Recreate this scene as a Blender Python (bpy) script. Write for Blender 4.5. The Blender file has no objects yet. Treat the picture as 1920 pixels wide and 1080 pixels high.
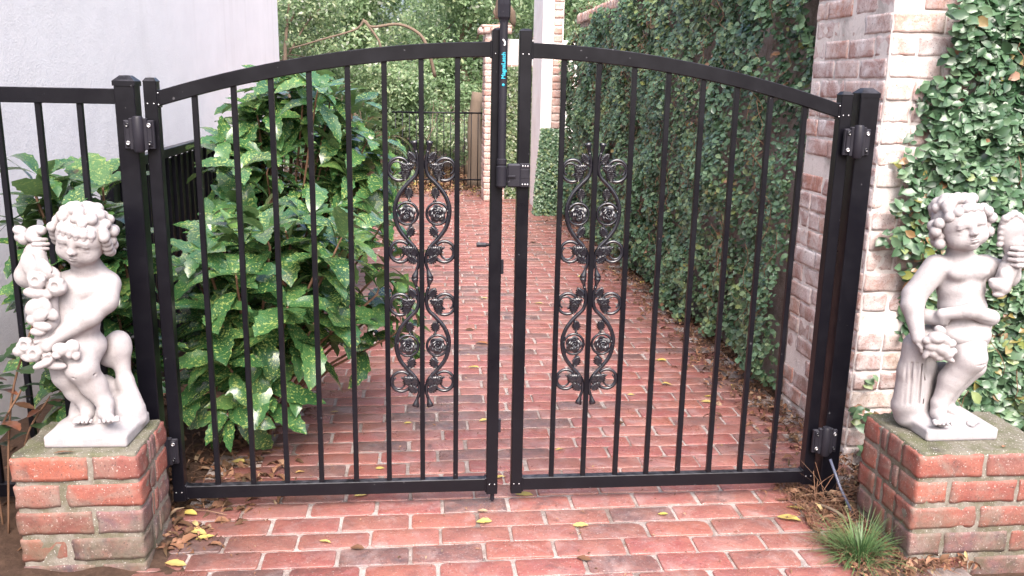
import bpy, math, random
import numpy as np
from mathutils import Vector, Matrix, noise as mnoise
R_ = math.radians
rng = np.random.default_rng(7)
random.seed(7)
sc = bpy.context.scene
COL = sc.collection

# ------------------------------------------------------------------ object helpers
def link(name, me, mats, parent=None, loc=None):
    o = bpy.data.objects.new(name, me)
    COL.objects.link(o)
    for m in (mats if isinstance(mats, (list, tuple)) else [mats]):
        me.materials.append(m)
    if parent is not None:
        o.parent = parent
    if loc is not None:
        o.location = loc
    return o

def tag(o, label=None, cat=None, group=None, kind=None):
    if label: o['label'] = label
    if cat: o['category'] = cat
    if group: o['group'] = group
    if kind: o['kind'] = kind
    return o

def thing(name, label, cat, loc=(0, 0, 0), group=None, rotz=0):
    o = bpy.data.objects.new(name, None)
    COL.objects.link(o)
    o.empty_display_size = .1
    o.location = loc
    o.rotation_euler = (0, 0, rotz)
    return tag(o, label, cat, group)

def mesh_np(verts, quads=None, tris=None, tint=None, smooth=False, name='mesh'):
    """verts (N,3); quads (M,4); tris (K,3); tint per-face float -> face attribute 'tint'"""
    me = bpy.data.meshes.new(name)
    verts = np.asarray(verts, dtype=np.float32)
    me.vertices.add(len(verts))
    me.vertices.foreach_set('co', verts.ravel())
    loops = []; totals = []
    if quads is not None and len(quads):
        loops.append(np.asarray(quads, dtype=np.int32).ravel()); totals.append(np.full(len(quads), 4, np.int32))
    if tris is not None and len(tris):
        loops.append(np.asarray(tris, dtype=np.int32).ravel()); totals.append(np.full(len(tris), 3, np.int32))
    loops = np.concatenate(loops); totals = np.concatenate(totals)
    me.loops.add(len(loops)); me.loops.foreach_set('vertex_index', loops)
    me.polygons.add(len(totals))
    starts = np.concatenate([[0], np.cumsum(totals)[:-1]]).astype(np.int32)
    me.polygons.foreach_set('loop_start', starts)
    me.polygons.foreach_set('loop_total', totals)
    if smooth:
        me.polygons.foreach_set('use_smooth', np.ones(len(totals), bool))
    me.update(calc_edges=True)
    me.validate()
    if tint is not None:
        a = me.attributes.new('tint', 'FLOAT', 'FACE')
        a.data.foreach_set('value', np.asarray(tint, dtype=np.float32))
    return me

class MB:
    """collects primitives into one mesh"""
    def __init__(s): s.v = []; s.q = []; s.t = []; s.n = 0
    def add(s, v, q=(), t=()):
        v = [tuple(p) for p in v]
        s.v += v; s.q += [tuple(i + s.n for i in f) for f in q]; s.t += [tuple(i + s.n for i in f) for f in t]
        s.n += len(v)
    def box(s, c, h, bev=.0015, rot=None):
        """bevelled box: 24 verts"""
        cx, cy, cz = c; v = []; idx = {}
        b = min(bev, min(h) * .45)
        for sx in (-1, 1):
            for sy in (-1, 1):
                for sz in (-1, 1):
                    for ax in range(3):
                        p = [sx * (h[0] - b), sy * (h[1] - b), sz * (h[2] - b)]
                        p[ax] += b * (sx, sy, sz)[ax]
                        idx[(sx, sy, sz, ax)] = len(v); v.append(p)
        q = []; t = []
        for ax in range(3):
            o1, o2 = [a for a in range(3) if a != ax]
            for sg in (-1, 1):
                f = []
                for a, b2 in ((-1, -1), (1, -1), (1, 1), (-1, 1)):
                    k = [0, 0, 0]; k[ax] = sg; k[o1] = a; k[o2] = b2
                    f.append(idx[(k[0], k[1], k[2], ax)])
                if (sg == 1) == (ax == 1): f = f[::-1]
                q.append(tuple(f))
        for ax in range(3):     # edges parallel to ax
            o1, o2 = [a for a in range(3) if a != ax]
            for a in (-1, 1):
                for b2 in (-1, 1):
                    k0 = [0, 0, 0]; k0[o1] = a; k0[o2] = b2
                    k1 = list(k0); k0[ax] = -1; k1[ax] = 1
                    f = (idx[(*k0, o1)], idx[(*k1, o1)], idx[(*k1, o2)], idx[(*k0, o2)])
                    q.append(f)
        for sx in (-1, 1):
            for sy in (-1, 1):
                for sz in (-1, 1):
                    t.append((idx[(sx, sy, sz, 0)], idx[(sx, sy, sz, 1)], idx[(sx, sy, sz, 2)]))
        if rot is not None:
            v = [tuple(rot @ Vector(p)) for p in v]
        s.add([(p[0] + cx, p[1] + cy, p[2] + cz) for p in v], q, t)
        return s
    def tube(s, pts, rad, seg=8, flat=1.0, cap=True):
        pts = [Vector(p) for p in pts]
        n = len(pts)
        if not hasattr(rad, '__len__'): rad = [rad] * n
        v = []; up = None
        for i, p in enumerate(pts):
            d = (pts[min(i + 1, n - 1)] - pts[max(i - 1, 0)])
            if d.length < 1e-9: d = Vector((0, 0, 1))
            d.normalize()
            if up is None:
                up = Vector((0, 1, 0)) if abs(d.y) < .9 else Vector((1, 0, 0))
            a = (up - d * up.dot(d))
            if a.length < 1e-6: a = d.orthogonal()
            a.normalize(); b = d.cross(a); up = a
            for k in range(seg):
                an = 2 * math.pi * k / seg
                v.append(p + a * math.cos(an) * rad[i] * flat + b * math.sin(an) * rad[i])
        q = []
        for i in range(n - 1):
            for k in range(seg):
                q.append((i * seg + k, i * seg + (k + 1) % seg, (i + 1) * seg + (k + 1) % seg, (i + 1) * seg + k))
        t = []
        if cap:
            v.append(pts[0]); v.append(pts[-1]); c0 = len(v) - 2
            for k in range(seg):
                t.append((c0, (k + 1) % seg, k)); t.append((c0 + 1, (n - 1) * seg + k, (n - 1) * seg + (k + 1) % seg))
        s.add(v, q, t); return s
    def lathe(s, c, prof, seg=16, axis='z'):
        """prof list of (r,z)"""
        v = []; q = []
        for r, z in prof:
            for k in range(seg):
                an = 2 * math.pi * k / seg
                a, b = r * math.cos(an), r * math.sin(an)
                p = (a, b, z) if axis == 'z' else ((a, z, b) if axis == 'y' else (z, a, b))
                v.append((p[0] + c[0], p[1] + c[1], p[2] + c[2]))
        for i in range(len(prof) - 1):
            for k in range(seg):
                f = (i * seg + k, i * seg + (k + 1) % seg, (i + 1) * seg + (k + 1) % seg, (i + 1) * seg + k)
                q.append(f if axis != 'y' else f[::-1])
        s.add(v, q); return s
    def build(s, name, mats, parent=None, smooth=False, loc=None, label=None):
        me = bpy.data.meshes.new(name)
        me.from_pydata(s.v, [], s.q + s.t)
        me.validate(); me.update()
        if smooth:
            me.polygons.foreach_set('use_smooth', [True] * len(me.polygons))
        o = link(name, me, mats, parent, loc)
        if smooth == 'auto':
            try: me.set_sharp_from_angle(angle=R_(35))
            except Exception: pass
        if label: o['label'] = label
        return o

# ------------------------------------------------------------------ materials
class NT:
    def __init__(s, name):
        s.m = bpy.data.materials.new(name); s.m.use_nodes = True
        s.t = s.m.node_tree; s.n = s.t.nodes; s.l = s.t.links
        s.b = s.n['Principled BSDF']
    def node(s, typ, **kw):
        x = s.n.new(typ)
        for k, v in kw.items():
            if k in x.inputs.keys(): x.inputs[k].default_value = v
            else: setattr(x, k, v)
        return x
    def noise(s, scale, detail=4, rough=.6, dist=0, coord='Object'):
        tc = s.n.new('ShaderNodeTexCoord')
        x = s.n.new('ShaderNodeTexNoise'); x.inputs['Scale'].default_value = scale
        x.inputs['Detail'].default_value = detail; x.inputs['Roughness'].default_value = rough
        x.inputs['Distortion'].default_value = dist
        s.l.new(tc.outputs[coord], x.inputs['Vector'])
        return x.outputs['Fac']
    def vor(s, scale, feature='F1', rand=1):
        tc = s.n.new('ShaderNodeTexCoord')
        x = s.n.new('ShaderNodeTexVoronoi'); x.feature = feature
        x.inputs['Scale'].default_value = scale; x.inputs['Randomness'].default_value = rand
        s.l.new(tc.outputs['Object'], x.inputs['Vector'])
        return x.outputs['Distance']
    def ramp(s, fac, stops, interp='LINEAR'):
        r = s.n.new('ShaderNodeValToRGB'); e = r.color_ramp.elements
        r.color_ramp.interpolation = interp
        while len(e) < len(stops): e.new(.5)
        for k, (p, c) in enumerate(stops):
            e[k].position = p; e[k].color = (*c, 1) if len(c) == 3 else c
        s.l.new(fac, r.inputs['Fac']); return r.outputs['Color']
    def val(s, fac, a, b, c=0., d=1.):
        r = s.n.new('ShaderNodeMapRange'); r.clamp = True
        for k, v in zip(('From Min', 'From Max', 'To Min', 'To Max'), (a, b, c, d)): r.inputs[k].default_value = v
        s.l.new(fac, r.inputs['Value']); return r.outputs['Result']
    def mix(s, fac, a, b, mode='MIX'):
        r = s.n.new('ShaderNodeMix'); r.data_type = 'RGBA'; r.blend_type = mode
        for sock, v in ((r.inputs[0], fac), (r.inputs[6], a), (r.inputs[7], b)):
            if hasattr(v, 'links') or isinstance(v, bpy.types.NodeSocket): s.l.new(v, sock)
            elif isinstance(v, (int, float)): sock.default_value = v
            else: sock.default_value = (*v, 1)
        return r.outputs[2]
    def math(s, op, a, b=0.):
        r = s.n.new('ShaderNodeMath'); r.operation = op
        for k, v in enumerate((a, b)):
            if isinstance(v, bpy.types.NodeSocket): s.l.new(v, r.inputs[k])
            else: r.inputs[k].default_value = v
        return r.outputs[0]
    def attr(s, name='tint'):
        a = s.n.new('ShaderNodeAttribute'); a.attribute_name = name; return a.outputs['Fac']
    def bump(s, h, strength=.3, dist=.01, prev=None):
        b = s.n.new('ShaderNodeBump'); b.inputs['Strength'].default_value = strength; b.inputs['Distance'].default_value = dist
        s.l.new(h, b.inputs['Height'])
        if prev is not None: s.l.new(prev, b.inputs['Normal'])
        return b.outputs['Normal']
    def out(s, color=None, rough=None, normal=None, spec=None, metallic=None, trans=None):
        for nm, v in (('Base Color', color), ('Roughness', rough), ('Normal', normal), ('Specular IOR Level', spec), ('Metallic', metallic)):
            if v is None: continue
            if isinstance(v, bpy.types.NodeSocket): s.l.new(v, s.b.inputs[nm])
            elif isinstance(v, (int, float)): s.b.inputs[nm].default_value = v
            else: s.b.inputs[nm].default_value = (*v, 1)
        return s.m
    def posz(s):
        g = s.n.new('ShaderNodeNewGeometry'); x = s.n.new('ShaderNodeSeparateXYZ')
        s.l.new(g.outputs['Position'], x.inputs[0]); return x.outputs['Z']
    def normz(s):
        g = s.n.new('ShaderNodeNewGeometry'); x = s.n.new('ShaderNodeSeparateXYZ')
        s.l.new(g.outputs['Normal'], x.inputs[0]); return x.outputs['Z']

def m_brick(name, stops, stain=(.06, .045, .045), lime=(.62, .56, .52), lime_lo=.62, lime_hi=.75, lime_amt=.5, moss=None, rough=(.55, .85), dark_amt=.75, dirt_x=None, spec=.4):
    t = NT(name)
    col = t.ramp(t.attr(), stops)
    nf = t.noise(28, 8, .8, .3)
    col = t.mix(t.val(nf, .4, .66, 0, .45), col, (.16, .07, .065))
    n1 = t.noise(14, 6, .65)
    col = t.mix(t.val(n1, .35, .75, 0, .55), col, t.mix(.5, col, (.55, .25, .17)))
    n2 = t.noise(55, 5, .7)
    col = t.mix(t.val(n2, .5, .72, 0, .5), col, (.2, .07, .06))
    n3 = t.noise(6, 7, .7, 1.0)
    col = t.mix(t.val(n3, .55, .72, 0, dark_amt), col, stain)
    n4 = t.noise(9, 8, .75, .6)
    col = t.mix(t.val(n4, lime_lo, lime_hi, 0, lime_amt), col, lime)
    n5 = t.noise(150, 3, .6)
    col = t.mix(t.val(n5, .60, .68, 0, .7), col, (.05, .035, .035))
    n6 = t.noise(170, 2, .5, 0)
    col = t.mix(t.val(n6, .30, .35, .6, 0), col, (.55, .46, .43))
    if moss:
        z = t.posz()
        mm = t.math('MULTIPLY', t.val(z, moss[0], moss[1], 1, .0), t.val(t.noise(11, 6, .7), .4, .6, 0, 1))
        col = t.mix(t.math('MULTIPLY', mm, moss[2]), col, (.075, .07, .04))
    if dirt_x:      # damp soil trodden over the side of the path
        tc = t.n.new('ShaderNodeTexCoord'); sx = t.n.new('ShaderNodeSeparateXYZ'); t.l.new(tc.outputs['Object'], sx.inputs[0])
        ed = t.math('ADD', t.val(sx.outputs['X'], dirt_x[0], dirt_x[1], 0, .75), t.val(sx.outputs['X'], 1.1, 1.45, 0, .5))
        col = t.mix(t.math('MULTIPLY', ed, t.val(t.noise(4.5, 7, .7), .3, .6, .15, 1)), col, (.075, .045, .04))
    nb = t.bump(t.noise(90, 8, .75), .6, .004)
    nb = t.bump(n1, .5, .008, nb)
    return t.out(col, t.val(n3, .3, .7, rough[0], rough[1]), nb, spec)

PATH_ST = [(0, (.075, .058, .062)), (.1, (.12, .07, .07)), (.22, (.20, .085, .072)), (.4, (.25, .10, .088)), (.55, (.27, .086, .08)), (.7, (.215, .062, .06)), (.85, (.28, .10, .078)), (.95, (.30, .145, .14)), (1, (.17, .11, .11))]
M = {}
M['path_brick'] = m_brick('path_brick', PATH_ST, lime=(.42, .34, .335), lime_lo=.5, lime_hi=.74, lime_amt=.45, rough=(.20, .46), dark_amt=.65, spec=.62, dirt_x=(-.30, -.85))
M['ped_brick'] = m_brick('pedestal_brick', [(0, (.05, .038, .042)), (.14, (.12, .075, .09)), (.24, (.15, .055, .05)), (.5, (.22, .062, .05)), (.8, (.29, .08, .052)), (1, (.18, .08, .07))], moss=(-.04, .26, .8), lime=(.22, .195, .165), lime_lo=.46, lime_hi=.68, lime_amt=.7)
M['white_brick'] = m_brick('whitewashed_brick', [(0, (.34, .22, .21)), (.3, (.46, .31, .29)), (.6, (.54, .42, .39)), (.8, (.46, .23, .18)), (1, (.60, .52, .46))], lime=(.74, .70, .70), lime_lo=.42, lime_hi=.62, lime_amt=.8, moss=(.1, 1.3, .4), dark_amt=.3, stain=(.3, .22, .2))
M['far_brick'] = m_brick('old_red_brick', [(0, (.34, .21, .18)), (.5, (.48, .27, .22)), (1, (.56, .38, .33))], lime_lo=.4, lime_hi=.65, lime_amt=.75, dark_amt=.2)

def m_mortar(name, col, dark, moss=None, sc_=1):
    t = NT(name)
    n1 = t.noise(30 * sc_, 8, .8)
    c = t.mix(t.val(n1, .3, .7), col, dark)
    n2 = t.noise(5 * sc_, 6, .7, .5)
    c = t.mix(t.val(n2, .5, .65, 0, .7), c, tuple(x * .45 for x in dark))
    if moss: c = t.mix(t.val(t.noise(8, 6, .7), .45, .6, 0, .8), c, moss)
    if name == 'path_mortar': c = t.mix(t.val(t.noise(3.2, 8, .75), .47, .62, 0, .8), c, (.13, .09, .075))
    sp = t.noise(220, 2, .5)
    c = t.mix(t.val(sp, .66, .7, 0, .7), c, (.7, .68, .66))
    nb = t.bump(t.noise(130, 8, .8), .7, .004); nb = t.bump(n1, .6, .006, nb)
    return t.out(c, .9, nb, .2)
M['path_mortar'] = m_mortar('path_mortar', (.43, .375, .355), (.27, .22, .205))
M['ped_mortar'] = m_mortar('pedestal_mortar', (.30, .27, .24), (.16, .14, .115), (.12, .11, .07))
M['cement_top'] = m_mortar('mossy_cement', (.22, .205, .17), (.12, .11, .085), (.10, .105, .055))
M['white_mortar'] = m_mortar('lime_mortar', (.76, .71, .69), (.64, .58, .55))

def m_black(name, rough=.34, c=(.0038, .0036, .0062)):
    t = NT(name)
    n = t.noise(220, 3, .6)
    n2 = t.noise(9, 6, .7)
    col = t.mix(t.val(n2, .5, .75, 0, .35), c, tuple(x * 1.9 for x in c))
    sp = t.noise(75, 1, .3)
    col = t.mix(t.val(sp, .78, .80, 0, .2), col, (.25, .25, .27))
    du = t.math('MULTIPLY', t.val(t.normz(), .3, .9), t.val(t.noise(30, 6, .75), .4, .65, 0, .5)); col = t.mix(du, col, (.10, .10, .12))
    return t.out(col, t.val(n2, .3, .7, rough - .08, rough + .14), t.bump(n, .08, .001), .24)
M['black'] = m_black('black_powder_coat')
M['black_cast'] = m_black('black_cast_metal', .17, (.009, .009, .014)); M['black_cast'].node_tree.nodes['Principled BSDF'].inputs['Specular IOR Level'].default_value = .75
M['black_plastic'] = m_black('black_plastic', .42, (.016, .015, .021))
def flat(name, col, rough=.5, metal=0.):
    t = NT(name); n = t.noise(40, 3, .6)
    return t.out(t.mix(t.val(n, .3, .7, 0, .3), col, tuple(x * .7 for x in col)), rough, None, .5, metal)
M['screw'] = flat('bright_screw_head', (.6, .6, .62), .3, .9)
M['rod'] = flat('dull_blue_black_rod', (.10, .11, .16), .35)
M['bark'] = flat('bark', (.17, .125, .09), .9)
M['twig'] = flat('brown_twig', (.16, .085, .05), .85)
M['cyan_ink'] = flat('cyan_print', (.02, .38, .52), .5)
M['white_ink'] = flat('white_print', (.8, .8, .82), .5)

def m_stone():
    t = NT('cast_stone')
    n1 = t.noise(9, 7, .7, .4)
    col = t.mix(t.val(n1, .35, .7), (.42, .39, .395), (.32, .30, .31))
    ao = t.n.new('ShaderNodeAmbientOcclusion'); ao.samples = 6; ao.inputs['Distance'].default_value = .022      # shade in the folds painted into the colour, along with grime
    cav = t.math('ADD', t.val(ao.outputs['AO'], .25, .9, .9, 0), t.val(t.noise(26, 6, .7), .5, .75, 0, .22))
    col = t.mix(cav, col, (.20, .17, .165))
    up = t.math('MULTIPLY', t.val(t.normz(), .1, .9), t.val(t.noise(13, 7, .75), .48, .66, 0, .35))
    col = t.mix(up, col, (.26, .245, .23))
    mp = t.n.new('ShaderNodeMapping'); tc = t.n.new('ShaderNodeTexCoord'); mp.inputs['Scale'].default_value = (34, 34, 5); t.l.new(tc.outputs['Object'], mp.inputs[0])
    sn = t.n.new('ShaderNodeTexNoise'); sn.inputs['Scale'].default_value = 1.; sn.inputs['Detail'].default_value = 6; t.l.new(mp.outputs[0], sn.inputs['Vector'])
    col = t.mix(t.val(sn.outputs['Fac'], .52, .72, 0, .5), col, (.27, .245, .24))      # rain-washed streaks
    col = t.mix(t.val(t.noise(330, 2, .5), .68, .73, 0, .7), col, (.16, .14, .135))
    col = t.mix(t.val(t.noise(70, 5, .7), .6, .8, 0, .35), col, (.36, .32, .32))
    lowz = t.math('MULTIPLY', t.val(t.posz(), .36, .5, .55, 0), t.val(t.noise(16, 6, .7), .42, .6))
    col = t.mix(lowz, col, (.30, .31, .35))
    nb = t.bump(t.noise(240, 5, .75), .5, .002); nb = t.bump(t.noise(60, 7, .7), .4, .004, nb)
    return t.out(col, .82, nb, .3)
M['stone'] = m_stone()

def m_leaf(name, stops, rough=.35, spec=.5, speckle=None, back=None, transl=.25, bumpy=.15, coat=0, bsc=60):
    t = NT(name)
    col = t.ramp(t.attr(), stops)
    n = t.noise(35, 4, .6)
    col = t.mix(t.val(n, .3, .7, 0, .35), col, (.02, .05, .015))
    if speckle:
        s1 = t.noise(speckle[0], 3, .65, .3); s2 = t.noise(7, 3, .6)
        thr = t.math('SUBTRACT', s1, t.val(s2, .3, .7, .075, -.035))
        col = t.mix(t.val(thr, .55, .60, 0, .85), col, speckle[1])
        s3 = t.noise(speckle[0] * 2.1, 2, .6)
        col = t.mix(t.val(s3, .64, .68, 0, .7), col, speckle[1])
    if speckle: col = t.mix(t.val(t.noise(11, 4, .6), .66, .72, 0, .8), col, (.10, .06, .03))
    g = t.n.new('ShaderNodeNewGeometry')
    col = t.mix(t.math('MULTIPLY', g.outputs['Backfacing'], .6), col, back or (.16, .24, .10))
    m = t.out(col, rough, t.bump(t.noise(bsc, 4, .6), bumpy, .003), spec)
    if coat:
        t.b.inputs['Coat Weight'].default_value = coat; t.b.inputs['Coat Roughness'].default_value = .18
    # real leaves let some light through
    tr = t.n.new('ShaderNodeBsdfTranslucent'); t.l.new(col, tr.inputs['Color'])
    mx = t.n.new('ShaderNodeMixShader'); mx.inputs[0].default_value = transl
    o = [x for x in t.n if x.type == 'OUTPUT_MATERIAL'][0]
    t.l.new(t.b.outputs[0], mx.inputs[1]); t.l.new(tr.outputs[0], mx.inputs[2]); t.l.new(mx.outputs[0], o.inputs['Surface'])
    return m
M['aucuba'] = m_leaf('spotted_laurel_leaf', [(0, (.022, .078, .028)), (.5, (.05, .145, .05)), (.85, (.09, .21, .07)), (1, (.16, .30, .09))], .26, .6, (100, (.34, .42, .12)), coat=.55)
M['ivy'] = m_leaf('creeping_fig_leaf', [(0, (.022, .06, .028)), (.35, (.08, .16, .085)), (.7, (.165, .27, .155)), (.88, (.28, .37, .19)), (.93, (.26, .30, .07)), (.97, (.30, .15, .08)), (1, (.36, .2, .13))], .3, .65, None, (.12, .17, .09))
M['far_leaf'] = m_leaf('far_tree_leaf', [(0, (.09, .15, .07)), (.4, (.20, .31, .15)), (.75, (.36, .48, .26)), (.9, (.58, .64, .36)), (1, (.82, .84, .74))], .35, .6, None, (.4, .5, .3), transl=.5)
M['holly'] = m_leaf('dark_shrub_leaf', [(0, (.02, .045, .018)), (.6, (.04, .075, .03)), (.8, (.10, .05, .035)), (1, (.30, .10, .06))], .3, .5, None, (.1, .07, .04), coat=.2)
M['dead'] = m_leaf('dead_leaf', [(0, (.06, .032, .022)), (.35, (.14, .065, .04)), (.6, (.24, .11, .065)), (.8, (.32, .17, .11)), (.93, (.42, .30, .2)), (1, (.5, .38, .08))], .7, .25, None, (.16, .09, .06), transl=.1)
M['yellow'] = m_leaf('yellowed_leaf', [(0, (.55, .42, .10)), (.5, (.62, .50, .18)), (.8, (.5, .32, .12)), (1, (.4, .16, .06))], .5, .4, None, (.5, .4, .2), transl=.15)
M['grass'] = m_leaf('mondo_grass_blade', [(0, (.03, .09, .03)), (.6, (.07, .17, .06)), (1, (.20, .28, .12))], .35, .5)

def m_soil():
    t = NT('dark_soil')
    c = t.mix(t.val(t.noise(25, 8, .8), .3, .7), (.055, .034, .025), (.13, .08, .058))
    c = t.mix(t.val(t.noise(120, 4, .7), .6, .75, 0, .6), c, (.25, .18, .14))
    return t.out(c, .95, t.bump(t.noise(60, 8, .8), .9, .02), .15)
M['soil'] = m_soil()
def m_stucco():
    t = NT('white_stucco')
    n = t.noise(3, 5, .6)
    z = t.posz()
    c = t.mix(t.val(n, .3, .7), (.84, .81, .825), (.79, .76, .775)); c = t.mix(t.val(t.noise(1.3, 7, .75, .5), .5, .75, 0, .22), c, (.66, .63, .62))
    mp = t.n.new('ShaderNodeMapping'); tc = t.n.new('ShaderNodeTexCoord'); mp.inputs['Scale'].default_value = (6, 6, .5); t.l.new(tc.outputs['Object'], mp.inputs[0])
    sn = t.n.new('ShaderNodeTexNoise'); sn.inputs['Scale'].default_value = 1.2; sn.inputs['Detail'].default_value = 6; t.l.new(mp.outputs[0], sn.inputs['Vector'])
    c = t.mix(t.val(sn.outputs['Fac'], .54, .72, 0, .16), c, (.55, .52, .50))      # faint rain streaks
    c = t.mix(t.val(z, 0, .9, .25, 0), c, (.55, .54, .56))
    nb = t.bump(t.noise(110, 5, .75), .6, .006); nb = t.bump(t.noise(5, 4, .6), .2, .03, nb)
    return t.out(c, .85, nb, .25)
M['stucco'] = m_stucco()
def m_whitepaint():
    t = NT('chalky_white_paint')
    c = t.mix(t.val(t.noise(4, 7, .7), .35, .7), (.84, .82, .81), (.74, .69, .67))
    return t.out(c, .8, t.bump(t.noise(50, 6, .7), .4, .006), .3)
M['white_paint'] = m_whitepaint()

# ------------------------------------------------------------------ SETTING: ground
def grid_mesh(x0, x1, y0, y1, nx, ny, zf):
    xs = np.linspace(x0, x1, nx + 1); ys = np.linspace(y0, y1, ny + 1)
    X, Y = np.meshgrid(xs, ys); Z = zf(X, Y)
    v = np.stack([X.ravel(), Y.ravel(), Z.ravel()], 1)
    i = np.arange(ny)[:, None] * (nx + 1) + np.arange(nx)[None, :]
    q = np.stack([i, i + 1, i + nx + 2, i + nx + 1], -1).reshape(-1, 4)
    return mesh_np(v, q, smooth=True)
g = link('ground', grid_mesh(-400, 400, -300, 500, 40, 40, lambda X, Y: X * 0 - .03), M['soil'])
tag(g, 'dark soil reaching away beyond the garden', kind='structure')
def bedz(X, Y):
    z = .012 * np.sin(X * 9 + 1) * np.sin(Y * 7) + .008 * np.sin(X * 31) * np.sin(Y * 27 + 2)
    return z - .012 + np.clip((-.85 - X) * .08, 0, .06) + np.clip((X - 1.32) * .12, 0, .04)
g = link('soil_bed', grid_mesh(-1.75, -.70, -1.2, 11, 80, 600, bedz), M['soil'])
tag(g, 'bare dark soil bed under the spotted shrubs', kind='structure')

# path bricks
def brick_path():
    V = []; Q = []; T = []; n = 0
    rows = int((9.2 + 1.0) / .103)
    for r in range(rows):
        yc = -1.02 + r * .103
        off = (.5 if r % 2 else 0) * .223 + rng.normal(0, .012)
        for c in range(-6, 9):
            xc = -.082 + c * .223 + off - .11
            if yc < -.05:
                lo, hi = -1.0, 1.30
            else:
                lo = -.86 if yc < .4 else -.78
                hi = 1.42
            if yc > 3: hi = 1.45; lo = -.80
            if xc < lo or xc > hi: continue
            L = .2115 + rng.normal(0, .0035); Wd = .0955 + rng.normal(0, .0018)
            if rng.random() < .05: L *= .97
            hx, hy = L / 2, Wd / 2
            wob = .006 * math.sin(xc * 2.1 + yc) + .004 * math.sin(xc * 5 + r)
            z = rng.normal(0, .0009)
            tx, ty = rng.normal(0, .004), rng.normal(0, .008)
            rot = rng.normal(0, .008)
            ca, sa = math.cos(rot), math.sin(rot)
            # outline with worn rounded corners: 16 points
            ring = []
            nx_, ny_ = 5, 3
            rr = .0045 + abs(rng.normal(0, .003))
            for (sx, sy, a0) in ((1, 1, 0), (-1, 1, 90), (-1, -1, 180), (1, -1, 270)):
                r2 = rr * (1 + abs(rng.normal(0, .5))) * (2.2 if rng.random() < .07 else 1)
                for k in range(3):
                    a = R_(a0 + k * 45)
                    ring.append((sx * (hx - r2) + r2 * math.cos(a), sy * (hy - r2) + r2 * math.sin(a)))
                # mid points along next side
                if a0 in (0, 180):
                    for f in (.5, 0, -.5):
                        ring.append((sx * f * hx * 1.2, sy * (hy + rng.normal(0, .0012))))
            m = len(ring)
            def put(px, py, pz):
                x = xc + ca * px - sa * py; y = yc + wob + sa * px + ca * py
                V.append((x, y, z + pz + tx * px + ty * py))
            for ins, dz in ((0, -.02), (0, -.0034), (.0010, -.0009), (.0030, 0)):
                for (px, py) in ring:
                    l = math.hypot(px, py); fx = 1 - ins / max(abs(px), .012) if abs(px) > hx * .8 else 1
                    put(px * (1 - ins / hx), py * (1 - ins / hy), dz)
            for lv in range(3):
                for k in range(m):
                    Q.append((n + lv * m + k, n + lv * m + (k + 1) % m, n + (lv + 1) * m + (k + 1) % m, n + (lv + 1) * m + k))
            put(0, 0, .0004)
            for k in range(m):
                T.append((n + 3 * m + k, n + 3 * m + (k + 1) % m, n + 4 * m))
            n += 4 * m + 1
            u = rng.random()
            tv = rng.uniform(0, .2) if u < .17 else (rng.uniform(.95, 1) if u < .15 else rng.uniform(.25, .93))
            TN.append((tv, 3 * m, m))
    tint = np.concatenate([np.full(a, t) for t, a, b in TN] + [np.full(b, t) for t, a, b in TN])
    return mesh_np(V, Q, T, tint, smooth=True)
TN = []
path = link('brick_path', brick_path(), M['path_brick'])
tag(path, 'red running bond brick path with worn pale joints', kind='structure')
def mz(X, Y): return -.0050 + .0006 * np.sin(X * 40) * np.sin(Y * 37) + .0005 * np.sin(X * 91 + Y * 73)
pm = link('mortar_bed', grid_mesh(-.93, 1.5, -1.06, 9.2, 240, 950, mz), M['path_mortar'], path)

# ------------------------------------------------------------------ rounded brick maker
_rb = {}
def rb_topo(nx, ny, nz):
    key = (nx, ny, nz)
    if key in _rb: return _rb[key]
    ids = {}; P = []
    def vid(i, j, k):
        if (i, j, k) not in ids: ids[(i, j, k)] = len(P); P.append((i / nx * 2 - 1, j / ny * 2 - 1, k / nz * 2 - 1))
        return ids[(i, j, k)]
    F = []
    for i in range(nx):
        for j in range(ny):
            F.append((vid(i, j, 0), vid(i, j + 1, 0), vid(i + 1, j + 1, 0), vid(i + 1, j, 0)))
            F.append((vid(i, j, nz), vid(i + 1, j, nz), vid(i + 1, j + 1, nz), vid(i, j + 1, nz)))
    for i in range(nx):
        for k in range(nz):
            F.append((vid(i, 0, k), vid(i + 1, 0, k), vid(i + 1, 0, k + 1), vid(i, 0, k + 1)))
            F.append((vid(i, ny, k), vid(i, ny, k + 1), vid(i + 1, ny, k + 1), vid(i + 1, ny, k)))
    for j in range(ny):
        for k in range(nz):
            F.append((vid(0, j, k), vid(0, j, k + 1), vid(0, j + 1, k + 1), vid(0, j + 1, k)))
            F.append((vid(nx, j, k), vid(nx, j + 1, k), vid(nx, j + 1, k + 1), vid(nx, j, k + 1)))
    _rb[key] = (np.array(P), np.array(F)); return _rb[key]
def warp(P):   # crowd vertices to the edges
    return np.sign(P) * (1 - (1 - np.abs(P)) ** 1.6)
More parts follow.
